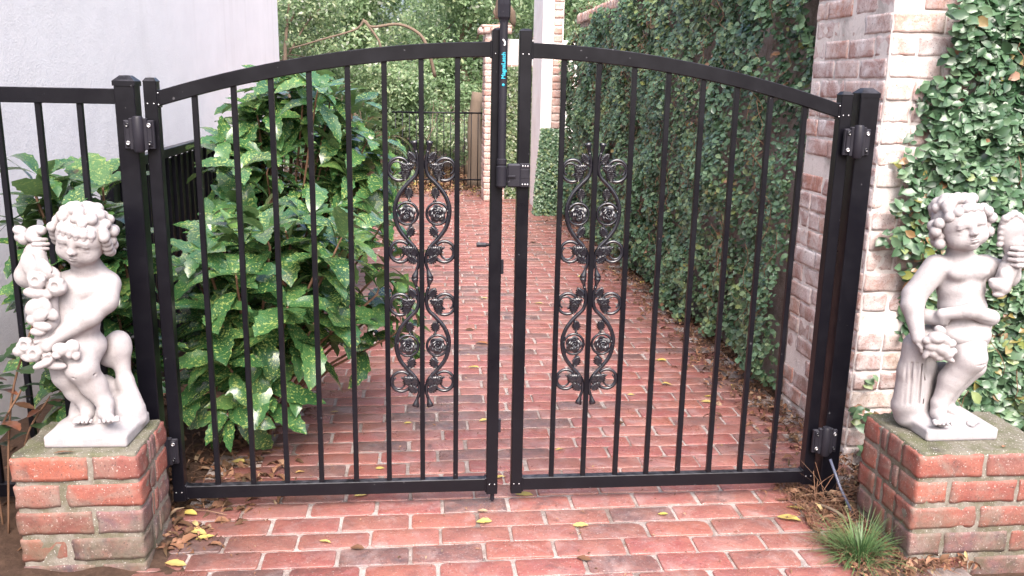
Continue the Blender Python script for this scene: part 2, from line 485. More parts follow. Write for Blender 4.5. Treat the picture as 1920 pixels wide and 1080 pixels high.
class Bricks:
    def __init__(s): s.V = []; s.F = []; s.T = []; s.n = 0
    def add(s, c, h, r=.0045, noise=.0016, seg=(7, 4, 4), tint=None, tilt=.004):
        P, F = rb_topo(*seg)
        h = np.array(h); r = min(r, h.min() * .6)
        p = warp(P) * h
        core = np.clip(p, -(h - r), h - r); d = p - core
        l = np.linalg.norm(d, axis=1, keepdims=True)
        p = np.where(l > 1e-9, core + d / np.maximum(l, 1e-9) * r, p)
        # keep flat faces flat where only one axis is out
        ph = rng.uniform(0, 6.28, 6)
        w = (np.sin(p[:, 0] * 60 + ph[0]) * np.sin(p[:, 1] * 70 + ph[1]) + np.sin(p[:, 2] * 90 + ph[2]) * np.sin(p[:, 0] * 140 + ph[3]) + .6 * np.sin(p[:, 1] * 190 + ph[4]) * np.sin(p[:, 2] * 210 + ph[5]))
        p = p * (1 + (noise * w / .03)[:, None] * .6) 
        a = rng.normal(0, tilt, 3)
        p = p + np.cross(np.broadcast_to(a, p.shape), p)
        s.V.append(p + np.array(c)); s.F.append(F + s.n); s.n += len(P)
        if tint is None:
            u = rng.random(); tint = rng.uniform(0, .16) if u < .15 else rng.uniform(.24, 1)
        s.T.append(np.full(len(F), tint))
    def build(s, name, mat, parent=None):
        return link(name, mesh_np(np.concatenate(s.V), np.concatenate(s.F), tint=np.concatenate(s.T), smooth=True), mat, parent)

def pedestal(x0, x1, y0, y1, h, label, tints=None, dark_side=False):
    t = thing('brick_pedestal', label, 'pedestal', ((x0 + x1) / 2, (y0 + y1) / 2, 0))
    ox, oy = (x0 + x1) / 2, (y0 + y1) / 2
    B = Bricks(); ch = .0835; nc = int(round((h + .03) / ch)); top = h - .002
    Wx = x1 - x0; Wy = y1 - y0; bd = .098
    for k in range(nc):
        zc = top - ch * (k + .5) + .004
        hz = (ch - .0135) / 2
        def row(a0, a1, fixed, along, flip, depth_sign):
            L = a1 - a0; g_ = .0145
            big = min(.205, L * .62)
            sizes = [big, L - big - g_] if not flip else [L - big - g_, big]
            if L > .42:
                sizes = [.2, .2 - .0, L - .4 - 2 * g_] if not flip else [.098, .2, L - .298 - 2 * g_]
            p = a0
            for q_, sz in enumerate(sizes):
                c = p + sz / 2; j = rng.normal(0, .0012)
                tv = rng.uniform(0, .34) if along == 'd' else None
                if tints and (k, along, q_) in tints: tv = tints[(k, along, q_)]
                if along == 'x': B.add((c - ox, fixed + depth_sign * bd / 2 + j - oy, zc), (sz / 2, bd / 2, hz), tint=tv)
                else: B.add((fixed + depth_sign * bd / 2 + j - ox, c - oy, zc), (bd / 2, sz / 2, hz), tint=tv)
                p += sz + g_
        fl = bool(k % 2)
        row(x0, x1, y0, 'x', fl, 1)
        row(x0, x1, y1, 'x', not fl, -1)
        row(y0 + bd + .011, y1 - bd - .011, x0, 'y', fl, 1)
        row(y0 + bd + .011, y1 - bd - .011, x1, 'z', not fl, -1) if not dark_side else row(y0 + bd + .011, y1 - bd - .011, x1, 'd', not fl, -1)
    B.build('bricks', M['ped_brick'], t)
    C = Bricks(); C.add((0, 0, h / 2 - .02), (Wx / 2 - .0036, Wy / 2 - .0036, h / 2 + .015), .010, .0002, (26, 22, 26), 0, 0)
    C.build('mortar', M['ped_mortar'], t)
    D = Bricks(); D.add((0, 0, h - .009), (Wx / 2 - .006, Wy / 2 - .006, .0115), .010, .0011, (30, 26, 3), 0, 0)
    D.build('cement_top', M['cement_top'], t)
    return t
pedL = pedestal(-1.290, -.945, -.345, -.072, .365, 'low square brick pedestal left of the gate under the garland statue',
    {(0, 'x', 0): .8, (0, 'x', 1): .35, (1, 'x', 0): .98, (1, 'x', 1): .6, (2, 'x', 0): .3, (2, 'x', 1): .13, (3, 'x', 0): .5, (3, 'x', 1): .02, (4, 'x', 0): .04, (4, 'x', 1): .05}, True)
pedR = pedestal(1.318, 1.755, -.480, -.145, .368, 'low square brick pedestal right of the gate under the seated statue',
    {(0, 'x', 0): .6, (1, 'x', 0): .7, (1, 'x', 1): .5, (2, 'x', 0): .55, (2, 'x', 1): .45, (3, 'x', 0): .16, (3, 'x', 1): .1, (4, 'x', 0): .6})

# ------------------------------------------------------------------ fence, posts and gate
def cap_post(mb, x, y, z0, z1, w, cap=True):
    h = w / 2
    mb.box((x, y, (z0 + z1) / 2), (h, h, (z1 - z0) / 2), .002)
    return mb
def cap_mesh(x, y, z, w, lip=.003, hgt=.016, top=.45, skirt=.014):
    mb = MB(); h = w / 2 + lip; t = h * top
    lv = [(h, -skirt), (h, 0), (h - .001, .001), (t, hgt), (t * .2, hgt + .001)]
    v = []
    for a, zz in lv:
        v += [(x - a, y - a, z + zz), (x + a, y - a, z + zz), (x + a, y + a, z + zz), (x - a, y + a, z + zz)]
    q = []
    for i in range(len(lv) - 1):
        for k in range(4): q.append((i * 4 + k, i * 4 + (k + 1) % 4, i * 4 + 4 + (k + 1) % 4, i * 4 + 4 + k))
    q.append(tuple(range(len(v) - 4, len(v))))
    mb.add(v, q); return mb
YU = .019
# left fixed fence panel
fn = thing('metal_fence', 'short fixed black metal fence behind the left pedestal, with its post', 'fence', (-1.4, YU, 0))
def rel(o, p):     # keep world coordinates when parenting to an Empty moved off the origin
    o.location = Vector((0, 0, 0)) - p.location; return o
def cb(mb, name, mat, parent, smooth='auto', **kw):
    o = mb.build(name, mat, parent, smooth, **kw); return rel(o, parent)
rel_ = rel
cb(cap_post(MB(), -1.012 + .004, .012, -.05, 1.392, .058), 'post', M['black'], fn)
cb(cap_mesh(-1.012 + .004, .012, 1.395, .058), 'post_cap', M['black'], fn)
cb(MB().box((-1.39, .016, 1.350), (.355, .013, .0225), .002), 'top_rail', M['black'], fn)
cb(MB().box((-1.39, .016, .10), (.355, .013, .0225), .002), 'bottom_rail', M['black'], fn)
for x in (-1.148, -1.266, -1.382, -1.498, -1.614, -1.73):
    cb(MB().box((x, .018, .72), (.008, .008, .612), .001), 'picket', M['black'], fn)
# right hinge post
pr_ = thing('gate_post', 'thick black metal post the right gate leaf hangs from, beside the pale pier', 'post', (1.292, .012, 0))
cb(cap_post(MB(), 1.2835, .014, -.05, 1.400, .062), 'shaft', M['black'], pr_)
cb(cap_mesh(1.2835, .014, 1.402, .062, .0015), 'post_cap', M['black'], pr_)

def arch(x): return 1.533 - .1475 * (x - .135) ** 2
def screw(x, y, z, parent, r=.0032):
    o = MB().lathe((0, 0, 0), [(.0001, -r * .5), (r * .7, -r * .42), (r, 0), (r, .001)], 10, 'y').build('screw', M['screw'], parent, True)
    o.location = Vector((x, y, z)) ; return o
def loc_screw(x, y, z, root, parent=None, r=.0032):
    o = screw(0, 0, 0, parent or root, r)
    o.location = Vector((x, y, z)) - (root.location if parent is None else Vector((0, 0, 0))); return o

# --- scroll castings -----------------------------------------------------------
def bez(pts, n=60):
    """Catmull-Rom through points"""
    P = [Vector(p) for p in pts]; P = [P[0] * 2 - P[1]] + P + [P[-1] * 2 - P[-2]]
    out = []; m = len(P) - 3; per = max(2, n // m)
    for i in range(m):
        a, b, c, d = P[i:i + 4]
        for k in range(per):
            t = k / per
            out.append(.5 * ((2 * b) + (c - a) * t + (2 * a - 5 * b + 4 * c - d) * t * t + (3 * b - a - 3 * c + d) * t ** 3))
    out.append(P[-2]); return out
SC = 1 / 2133
def zc_(x, y): return ((x - 345) * SC, 0, (540 - y) * SC)
def scroll_mesh(sgn):
    mb = MB()
    def tb(pts, r, n=48, flat=.8):
        pp = bez([zc_(*p) for p in pts], n); pp = [Vector((p.x * sgn, 0, p.z)) for p in pp]
        m = len(pp)
        rr = [1.6 * r * (.75 + .35 * math.sin(math.pi * i / (m - 1))) for i in range(m)]
        mb.tube(pp, rr, 8, flat)
    def ring(cx, cy, r, a0=0, a1=360, w=.0034):
        pts = []
        for k in range(37):
            a = R_(a0 + (a1 - a0) * k / 36)
            p = zc_(cx + r * math.cos(a), cy - r * math.sin(a)); pts.append(Vector((p[0] * sgn, 0, p[2])))
        mb.tube(pts, w * 1.5, 8, .8)
    # main stem, bowing outwards
    tb([(385, 150), (374, 200), (372, 255), (388, 310), (438, 360), (492, 425), (524, 500), (526, 575), (502, 655), (452, 722), (402, 775), (375, 825), (370, 880), (378, 925)], .0040, 80)
    ring(515, 262, 42, -60, 250, .0022); ring(512, 818, 42, 60, -250, .0022)
    ring(498, 270, 72, -140, 215); ring(447, 556, 72, 20, 380, .0029); ring(495, 810, 70, 140, -215)
    tb([(378, 240), (400, 205), (430, 205), (452, 222)], .0028, 14)
    tb([(375, 880), (405, 850), (430, 845), (440, 855)], .0028, 14)
    tb([(438, 362), (450, 385), (440, 420)], .0026, 10); tb([(405, 612), (425, 640), (440, 690), (445, 730)], .0024, 14)
    tb([(440, 468), (425, 478), (440, 486)], .0024, 8)
    tb([(425, 260), (455, 275), (475, 262)], .0026, 8); tb([(425, 815), (455, 822), (478, 808)], .0026, 8)
    # flared ends
    for (xa, ya, xb, yb) in ((384, 165, 398, 88), (376, 905, 398, 990)):
        a = zc_(xa, ya); b = zc_(xb, yb)
        pts = [Vector((a[0] * sgn, 0, a[2])).lerp(Vector((b[0] * sgn, 0, b[2])), k / 5) for k in range(6)]
        mb.tube(pts, [.0045, .0045, .0055, .0078, .0105, .0115], 10, .7)
    # small knuckle where two castings meet
    return mb
def leaf_casting():
    """toothed, folded leaf, 0.036 long, lying in xz, pointing +z"""
    mb = MB(); n = 12; v = []
    for i in range(n + 1):
        t = i / n; w = .0125 * math.sin(math.pi * min(1, t * 1.02) ** .75) ** .8 * (1.0 + .22 * (1 if i % 2 else -1)) * (1 if i < n else 0) + .0004
        zz = .034 * t
        d = .0022 if i % 2 else 0
        v += [(-w, .001 - d, zz + w * .28), (-w * .5, -.0038 - d, zz + .0005), (0, -.0014, zz), (w * .5, -.0038 - d, zz + .0005), (w, .001 - d, zz + w * .28)]
        v += [(w, .004, zz + w * .28), (-w, .004, zz + w * .28)]
    q = []
    for i in range(n):
        for k in range(7):
            q.append((i * 7 + k, i * 7 + (k + 1) % 7, i * 7 + 7 + (k + 1) % 7, i * 7 + 7 + k))
    mb.add(v, q); me = bpy.data.meshes.new('leaf'); me.from_pydata(mb.v, [], mb.q); me.validate()
    me.polygons.foreach_set('use_smooth', [True] * len(me.polygons)); me.materials.append(M['black_cast']); return me
def rose_casting():
    v = []; q = []; n = 0
    def disc(R, dep, lobes, ph, cup, yoff):
        nonlocal n
        rad = 6; seg = 40
        for i in range(rad + 1):
            for k in range(seg):
                a = 2 * math.pi * k / seg
                rr = R * (i / rad) * (1 + .2 * abs(math.sin(lobes / 2 * (a + ph))) * (i / rad))
                y = yoff - cup * (i / rad) ** 2 + dep * (1 if i == rad else 0) - .0018 * math.sin(lobes * (a + ph)) * (i / rad)
                v.append((rr * math.cos(a), y, rr * math.sin(a)))
        for i in range(rad):
            for k in range(seg): q.append((n + i * seg + k, n + (i + 1) * seg + k, n + (i + 1) * seg + (k + 1) % seg, n + i * seg + (k + 1) % seg))
        n += (rad + 1) * seg
    disc(.0245, .002, 5, .3, .001, .001); disc(.0185, .003, 5, 1.0, .005, -.003); disc(.013, .004, 4, .2, .008, -.005); disc(.007, .005, 3, .7, .008, -.008)
    me = bpy.data.meshes.new('rose'); me.from_pydata(v, [], q); me.validate()
    me.polygons.foreach_set('use_smooth', [True] * len(me.polygons)); me.materials.append(M['black_cast']); return me
LEAFM = leaf_casting(); ROSEM = rose_casting()
SCR = {}
for sg in (1, -1):
    o = scroll_mesh(sg)
    me = bpy.data.meshes.new('scroll'); me.from_pydata([tuple(p) for p in o.v], [], o.q + o.t); me.validate()
    me.polygons.foreach_set('use_smooth', [True] * len(me.polygons)); me.materials.append(M['black_cast']); SCR[sg] = me
LV = [(432, 290, 40), (470, 268, -70), (395, 225, 30), (432, 385, 178), (440, 712, -25), (430, 835, 35), (474, 815, -68), (385, 885, 50), (455, 262, 178), (405, 850, -5)]
def casting(cx, cz, parent):
    for sg in (1, -1):
        s = bpy.data.objects.new('scroll_half', SCR[sg]); COL.objects.link(s); s.parent = parent
        s.location = Vector((cx, YU, cz)) - parent.location; s.scale = (1.0, 1.15, 1.035)
        for (x, y, a) in LV:
            l = bpy.data.objects.new('leaf', LEAFM); COL.objects.link(l); l.parent = s
            p = zc_(x, y); l.location = (p[0] * sg, -.004, p[2]); l.rotation_euler = (0, R_(-a * -1) * sg, 0)
            l.scale = (1.08, 1, 1.1)
        r = bpy.data.objects.new('rose', ROSEM); COL.objects.link(r); r.parent = s
        p = zc_(447, 556); r.location = (p[0] * sg, -.006, p[2]); r.rotation_euler = (0, rng.uniform(0, 6), 0)

def hinge(x, z, parent, yb=-.018):
    h = thing_part('hinge', parent, (x, yb, z))
    mb = MB()
    mb.lathe((0, -.012, 0), [(.001, -.054), (.013, -.053), (.0165, -.048), (.0165, .046), (.013, .052), (.001, .053)], 18)
    for s in (-1, 1):
        # plate with a chamfered top
        mb.box((s * .027, -.001, -.002), (.0165, .006, .042), .002)
        mb.box((s * .026, -.008, .0), (.012, .004, .036), .003)
        mb.box((s * .018, -.006, 0), (.008, .008, .046), .002)
    o = mb.build('hinge', M['black_plastic'], parent, 'auto'); o.location = Vector((x, yb, z)) - parent.location
    for sx in (-1, 1):
        for sz in (-1, 1):
            c = MB().lathe((0, 0, 0), [(.0001, -.0008), (.003, -.0008), (.0042, -.0022), (.0058, -.0026), (.006, .001)], 12, 'y').build('screw', M['screw'] if (sx * sz > 0) else M['black_cast'], o, True)
            c.location = (sx * .031, -.0125, sz * .026)
def thing_part(*a): return None

def gate_leaf(label, xh, xm, pk, zt_h):
    """xh hinge upright centre, xm meeting upright centre, pk list of (x, ztop)"""
    t = thing('gate_leaf', label, 'gate', (xh, YU, 0))
    cb(MB().box((xh, YU, (.045 + zt_h) / 2), (.019, .019, (zt_h - .045) / 2), .0018), 'hinge_upright', M['black'], t)
    cb(cap_mesh(xh, YU, zt_h, .038, .0008, .010, .6, .002), 'upright_cap', M['black'], t)
    cb(MB().box((xm, YU, (.041 + 1.566) / 2), (.019, .019, (1.566 - .041) / 2), .0018), 'meeting_upright', M['black'], t)
    cb(cap_mesh(xm, YU, 1.566, .038, .0008, .007, .6, .002), 'upright_cap', M['black'], t)
    s = 1 if xm > xh else -1
    a, b = xh + s * .018, xm - s * .018
    # arched rail as one swept box
    mb = MB(); n = 28; v = []
    for i in range(n + 1):
        x = a + (b - a) * i / n; z = arch(x); sl = -.295 * (x - .135); L = math.hypot(1, sl); nx, nz = -sl / L, 1 / L
        r_ = .002; hh = .0225; yy = .0145
        sec = [(-yy, -hh + r_), (-yy, hh - r_), (-yy + r_, hh), (yy - r_, hh), (yy, hh - r_), (yy, -hh + r_), (yy - r_, -hh), (-yy + r_, -hh)]
        for (dy, dn) in sec: v.append((x + nx * (dn - hh) * 0 , YU + dy, z + (dn - hh) * (L if False else 1)))
    q = []
    for i in range(n):
        for k in range(8):
            f = (i * 8 + k, i * 8 + (k + 1) % 8, i * 8 + 8 + (k + 1) % 8, i * 8 + 8 + k)
            q.append(f if s < 0 else f[::-1])
    mb.add(v, q); cb(mb, 'top_rail', M['black'], t)
    cb(MB().box(((a + b) / 2, YU, .074), (abs(b - a) / 2, .0145, .0225), .002), 'bottom_rail', M['black'], t)
    for (x) in pk:
        zt = arch(x) - .04; zb = .094
        cb(MB().box((x, YU, (zt + zb) / 2), (.008, .008, (zt - zb) / 2), .001), 'picket', M['black'], t)
    # rail bracket collars and rivets
    for xx, sg in ((a, s), (b, -s)):
        zr = arch(xx)
        cb(MB().box((xx + sg * .003, YU, zr - .0225), (.003, .0165, .026), .001), 'rail_bracket', M['black'], t)
        cb(MB().box((xx + sg * .003, YU, .074), (.003, .0165, .026), .001), 'rail_bracket', M['black'], t)
    for xx in (xh, xm):
        for dx in (-.009, .009):
            loc_screw(xx + dx, -.0005, (arch(xx) - .035) if xx == xm else zt_h - .065, t, r=.0023)
            loc_screw(xx + dx, -.0005, .078, t, r=.0023)
    for z in (arch(a) - .006, arch(a) - .04):
        loc_screw(a + s * .004, .001, z, t, r=.0023)
    return t
pkL = [-.817, -.702, -.592, -.479, -.364, -.254, -.142, -.031]
pkR = [1.084, .968, .855, .744, .631, .521, .408, .298]
gL = gate_leaf('left black metal gate leaf with a curved top rail and tall latch pole', -.940, .0925, pkL, 1.396)
gR = gate_leaf('right black metal gate leaf with a curved top rail, hung beside the pale pier', 1.2155, .1765, pkR, 1.396)
for cz in (1.012, .576):
    casting(-.1405, cz, gL); casting(.4075, cz, gR)
hinge(-.972, 1.243, gL); hinge(-.970, .235, gL); hinge(1.250, 1.250, gR); hinge(1.250, .222, gR)

# latch pole on the left leaf
lp = MB()
lx, ly = .106, -.016
lp.lathe((lx, ly, 0), [(.001, 1.170), (.0125, 1.171), (.0125, 1.590), (.001, 1.591)], 20)
lo = cb(lp, 'latch_pole', M['black_plastic'], gL)
mb = MB().lathe((lx, ly, 0), [(.0125, 1.585), (.0145, 1.595), (.0190, 1.603), (.0200, 1.640), (.0185, 1.662), (.0110, 1.672), (.0100, 1.684), (.013, 1.694), (.0125, 1.705), (.004, 1.712)], 8)
k = mb.build('pull_knob', M['black_plastic'], lo, False)
mb = MB().lathe((lx, ly, 0), [(.0125, 1.182), (.0155, 1.181), (.0155, 1.166), (.014, 1.164), (.014, 1.160), (.0165, 1.158), (.0165, 1.098), (.012, 1.092), (.001, 1.092)], 20)
mb.build('latch_body', M['black_plastic'], lo, 'auto')
def text_mesh(s, size, mat, name, parent, loc, rot, ext=.0003):
    cu = bpy.data.curves.new(name, 'FONT'); cu.body = s; cu.size = size; cu.extrude = ext; cu.align_x = 'CENTER'; cu.align_y = 'CENTER'; cu.offset = .0004
    o = bpy.data.objects.new(name, cu); COL.objects.link(o)
    dg = bpy.context.evaluated_depsgraph_get(); me = bpy.data.meshes.new_from_object(o.evaluated_get(dg)); bpy.data.objects.remove(o)
    me.materials.clear(); r = link(name, me, mat, parent); r.location = loc; r.rotation_euler = rot; return r
text_mesh('MagnaLatch', .0165, M['cyan_ink'], 'lettering', lo, (lx, ly - .0131, 1.462), (R_(90), R_(-90), 0))
mb = MB().lathe((lx, ly - .0105, 1.405), [(.0001, -.0028), (.0042, -.0026), (.0042, .002)], 14, 'y'); mb.build('logo_dot', M['cyan_ink'], lo, True)
mb = MB(); mb.tube(bez([(lx - .004, ly - .0122, 1.538), (lx + .001, ly - .0128, 1.533), (lx + .003, ly - .0128, 1.526), (lx + .001, ly - .0128, 1.52)], 14), [.001, .0018, .0022, .003, .0036, .0042, .0046, .0046, .004, .003, .002, .001][:13] if False else .0028, 6); mb.build('logo_mark', M['white_ink'], lo, True)
# latch striker housing on the right leaf
mb = MB().box((.145, -.011, 1.130), (.021, .014, .036), .004).box((.137, -.027, 1.128), (.012, .004, .003), .001).box((.128, -.014, 1.130), (.006, .008, .024), .002)
sk = cb(mb, 'latch_striker', M['black_plastic'], gR)
mb = MB().box((.180, -.006, 1.130), (.016, .006, .037), .002).box((.178, -.010, 1.135), (.0145, .003, .014), .001)
mb.build('mounting_plate', M['black_plastic'], sk, 'auto')
for dx in (-.009, -.001, .007):
    for dz in (-.028, .029):
        c = MB().lathe((0, 0, 0), [(.0001, -.001), (.0022, -.001), (.0028, .0008)], 10, 'y').build('screw', M['screw'], sk, True); c.location = (.182 + dx, -.0125, 1.130 + dz)
# stub handle and drop bolt on the left leaf
mb = MB(); mb.tube([(.076, .026, .903), (.066, .026, .903), (.064, .026, .903), (.033, .026, .903)], [.005, .005, .0075, .0075], 12); cb(mb, 'stub_handle', M['black_plastic'], gL)
mb = MB(); mb.tube([(.096, .022, .05), (.096, .022, .012), (.096, .022, .006)], [.007, .007, .004], 12)
cb(mb, 'drop_bolt', M['black_plastic'], gL)
for zz in (.83, .28): cb(MB().box((.115, .030, zz), (.007, .004, .024), .001), 'bolt_guide', M['black_plastic'], gL)

# ------------------------------------------------------------------ side fence along the house
sf = thing('railing', 'low black metal railing running back along the white house wall behind shrubs', 'railing', (-1.3, .62, 0))
A = Vector((-1.295, .62, 0)); Bv = Vector((-1.36, 4.3, 0)); D_ = (Bv - A); L_ = D_.length; ang = math.atan2(D_.y, D_.x)
rot = Matrix.Rotation(ang, 3, 'Z')
def on(d, z): p = A + D_.normalized() * d; return (p.x, p.y, z)
cb(MB().box(on(L_ / 2, 1.075), (L_ / 2, .020, .020), .002, rot), 'top_rail', M['black'], sf)
cb(MB().box(on(L_ / 2, .12), (L_ / 2, .015, .02), .002, rot), 'bottom_rail', M['black'], sf)
for k in range(int(L_ / .11)):
    cb(MB().box(on(.05 + k * .11, .59), (.008, .008, .47), .001, rot), 'picket', M['black'], sf)
cb(MB().box(tuple(Vector(on(L_ / 2, .58)) + Vector((-.018, 0, 0))), (L_ / 2, .003, .46), .001, rot), 'gap_shade_sheet', M['black'], sf)  # added black sheet standing in for the dark shade between pickets
for d in (.0, 1.84, 3.66):
    cb(MB().box(on(d, .52), (.024, .024, .56), .002, rot), 'post', M['black'], sf)

# ------------------------------------------------------------------ house wall
hw = thing('house', 'plain white stucco house wall left of the path', 'house', (-1.75, 3, 0))
me = MB().box((-2.3, 3.15, 2.3), (.55, 4.5, 2.35), .01)
cb(me, 'wall', M['stucco'], hw, False)

# ------------------------------------------------------------------ right-hand boundary wall and pier
def brick_face(B, plane, sgn, u0, u1, z0, z1, bl=.205, ch=.078, fixed_axis='x', proud=.0, r=.007, nz=.0022, seg=(4, 3, 3), gap=.012, tilt=.006):
    rows = int((z1 - z0) / ch)
    for k in range(rows):
        zc = z0 + ch * (k + .5); u = u0 + (0 if k % 2 else -.5 * bl) 
        while u < u1 - .01:
            L = bl + rng.normal(0, .004)
            if (k % 6) == 5: L *= .5
            a = max(u, u0); b = min(u + L, u1)
            if b - a > .03:
                c = (a + b) / 2; hl = (b - a) / 2 - gap / 2; j = rng.normal(0, .0025)
                if fixed_axis == 'x': B.add((plane - sgn * .045 + j, c, zc + rng.normal(0, .0015)), (.045 + proud, hl, ch / 2 - gap / 2), r, nz, (seg[1], seg[0], seg[2]), tilt=tilt)
                else: B.add((c, plane - sgn * .045 + j, zc), (hl, .045 + proud, ch / 2 - gap / 2), r, nz, seg, tilt=tilt)
            u += L
pier = thing('brick_pier', 'bare whitewashed old brick pier between two ivy masses', 'pier', (1.7, .5, 0))
B = Bricks(); brick_face(B, 1.500, -1, .305, .925, -.03, 2.35, seg=(7, 4, 4), r=.0035, nz=.0015, gap=.009)
brick_face(B, .925, 1, 1.505, 1.62, -.03, 2.35, fixed_axis='y')
brick_face(B, .300, -1, 1.502, 3.1, -.03, 2.35, fixed_axis='y', seg=(7, 4, 4), r=.0035, nz=.0015, gap=.009)
rel(B.build('bricks', M['white_brick'], pier), pier)
cb(MB().box((2.3, .613, 1.16), (.7975, .3095, 1.19), .004), 'mortar', M['white_mortar'], pier, False)
wall = thing('garden_wall', 'long red brick garden wall under ivy with a brick coping', 'wall', (1.7, 4, 0))
cb(MB().box((1.69, 4.05, 1.03), (.10, 3.12, 1.05), .004), 'wall_core', M['path_mortar'], wall, False)
B = Bricks(); 
yy = .95
while yy < 7.15:
    B.add((1.66, yy + .033, 2.125), (.115, .031, .048), .006, .002, (3, 2, 3), rng.uniform(.3, 1)); yy += .073
rel(B.build('coping', M['far_brick'], wall), wall)

# ------------------------------------------------------------------ foliage generators
def rot_frames(n, up, yaw):
    pass
def leaves(P, N, L, W, tint, curl=.25, spin=None, seg=2, fold=.25):
    """P positions (n,3), N normals (n,3), L lengths, W widths -> pointed leaf quads, 3 rows x 3 verts"""
    n = len(P); N = N / np.linalg.norm(N, axis=1, keepdims=True)
    ref = rng.normal(size=(n, 3)) if spin is None else spin
    T = np.cross(N, ref); T /= np.linalg.norm(T, axis=1, keepdims=True) + 1e-9
    Bt = np.cross(N, T)
    prof = [(0, .12), (.33, .95), (.68, .80), (1.0, .05)]
    V = []
    for (t, w) in prof:
        c = P + Bt * ((t - .4) * L)[:, None] - N * (curl * L * (t - .45) ** 2)[:, None]
        e = T * (W * w * .5)[:, None]; up = N * (fold * W * w * .5)[:, None]
        V += [c - e + up, c, c + e + up]
    V = np.stack(V, 1)         # n,12,3
    base = (np.arange(n) * 12)[:, None]
    f = []
    for r in range(3):
        f += [[r * 3, r * 3 + 1, r * 3 + 4, r * 3 + 3], [r * 3 + 1, r * 3 + 2, r * 3 + 5, r * 3 + 4]]
    F = (base[:, :, None] + np.array(f)[None]).reshape(-1, 4)
    return V.reshape(-1, 3), F, np.repeat(tint, 6)
def leaf_obj(name, P, N, L, W, tint, mat, parent, **kw):
    V, F, T = leaves(P, N, L, W, tint, **kw)
    o = link(name, mesh_np(V, F, tint=T, smooth=True), mat, parent)
    if parent is not None: rel(o, parent)
    return o
def fbm(x, y, s=1.0, seed=0):
    o = np.zeros_like(x); a = 1.
    r2 = np.random.default_rng(seed)
    for k in range(5):
        for _ in range(3):
            d = r2.uniform(0, 6.28); ph = r2.uniform(0, 6.28)
            o += a * np.sin((x * math.cos(d) + y * math.sin(d)) * s * (1.9 ** k) + ph) / 3
        a *= .62
    return o
def ivy(name, label, n, y0, y1, z0, z1, xs, thick, lsize, keep=None, dead=.06, fwd=None, front=False):
    t = thing(name, label, 'ivy', ((y0 + y1) / 2, xs, 0) if front else (xs, (y0 + y1) / 2, 0))
    sw = (lambda A: A[:, [1, 0, 2]]) if front else (lambda A: A)
    y = rng.uniform(y0, y1, n); z = rng.uniform(z0, z1, n)
    if keep is not None:
        k = keep(y, z); y = y[k]; z = z[k]
    n = len(y)
    d = fbm(y, z, 5.5, 3); d2 = fbm(y, z, 17, 5)
    x = xs - thick * (.5 + .35 * d + .2 * d2) - rng.uniform(-.03, .018, n)
    P = np.stack([x, y, z], 1)
    N = np.stack([-np.ones(n) * .9, rng.normal(-.25, .5, n), rng.normal(.45, .45, n)], 1)
    L = lsize * rng.uniform(.5, 1.35, n) * (1 + .22 * fbm(y, z, 4, 51))
    if fwd is not None: L = L * fwd(y)
    # hanging tips: leaf axis mostly downwards
    ref = np.cross(N, np.stack([rng.normal(0, .5, n), rng.normal(0, .8, n), -np.ones(n)], 1))
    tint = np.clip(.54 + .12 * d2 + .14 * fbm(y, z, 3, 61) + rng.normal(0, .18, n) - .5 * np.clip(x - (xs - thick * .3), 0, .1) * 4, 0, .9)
    u = rng.random(n); dz = fbm(y, z, 9, 11)
    tint = np.where(u < dead * np.clip(.4 + dz, 0.1, 3), rng.uniform(.91, 1, n), tint)
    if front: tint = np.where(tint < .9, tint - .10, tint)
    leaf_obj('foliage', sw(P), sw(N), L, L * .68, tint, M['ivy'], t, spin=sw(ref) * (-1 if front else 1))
    # stems
    mb = MB()
    for _ in range(int(40 * (y1 - y0))):
        a = rng.uniform(y0, y1); b = rng.uniform(z0, z1)
        if keep is not None and not keep(np.array([a]), np.array([b]))[0]: continue
        ln = rng.uniform(.08, .3); s2 = rng.normal(0, .4)
        pts = [(xs - thick * .62 - .03 * rng.random() - .02 * math.sin(q * 1.5), a + s2 * ln * q / 5 + rng.normal(0, .006), b + ln * q / 5) for q in range(6)]
        if front: pts = [(b_, a_, c_) for a_, b_, c_ in pts]
        mb.tube(pts, .0016, 5)
    if mb.n: cb(mb, 'stems', M['twig'], t, True)
    return t
def keep_rear(y, z):
    e = .95 + .03 * fbm(z, y * 0, 7, 2)
    low = .04 + .03 * fbm(y, z * 0, 6, 8)
    top = 2.16 + .03 * fbm(y, z * 0, 5, 9) - np.clip(y - 4.8, 0, 3) * .05
    topcut = np.where(y > 3.2, top - .07, top + .1)
    thin = (fbm(y, z, 6.5, 71) > .95) & (rng.random(len(y)) < .8)      # bare patches
    return (y > e) & (z > low) & (z < topcut) & ~thin
ivy('ivy_wall', 'dense dark ivy covering the long garden wall beyond the gate', 60000, .9, 7.15, 0.0, 2.25, 1.57, .19, .032, keep_rear, fwd=lambda y: 1 + .06 * np.clip(y - 1, 0, 7))
def keep_front(y, z):      # y is distance along the wall (world x) here
    e = 1.655 + .07 * fbm(z, z * 0, 3.3, 21) + .05 * fbm(z, y, 13, 22) + .09 * np.clip(z - 1.25, 0, 1) - .06 * ((z < 1.15) & (z > .85)) + .04 * (z < .75)
    dens = rng.random(len(y)) < np.clip((y - e) * 7 + .06, 0, 1)
    tendril = (fbm(y, z, 11, 31) > .55) & (y > e - .16)
    thin = (fbm(y, z, 7.5, 72) > .85) & (rng.random(len(y)) < .85)
    return ((y > e) & dens | (tendril & (rng.random(len(y)) < .5))) & ~thin
ivy('ivy_wall', 'round-leaved ivy spreading over the brickwork behind the seated statue', 27000, 1.5, 3.0, .02, 2.1, .305, .13, .042, keep_front, dead=.09, front=True)

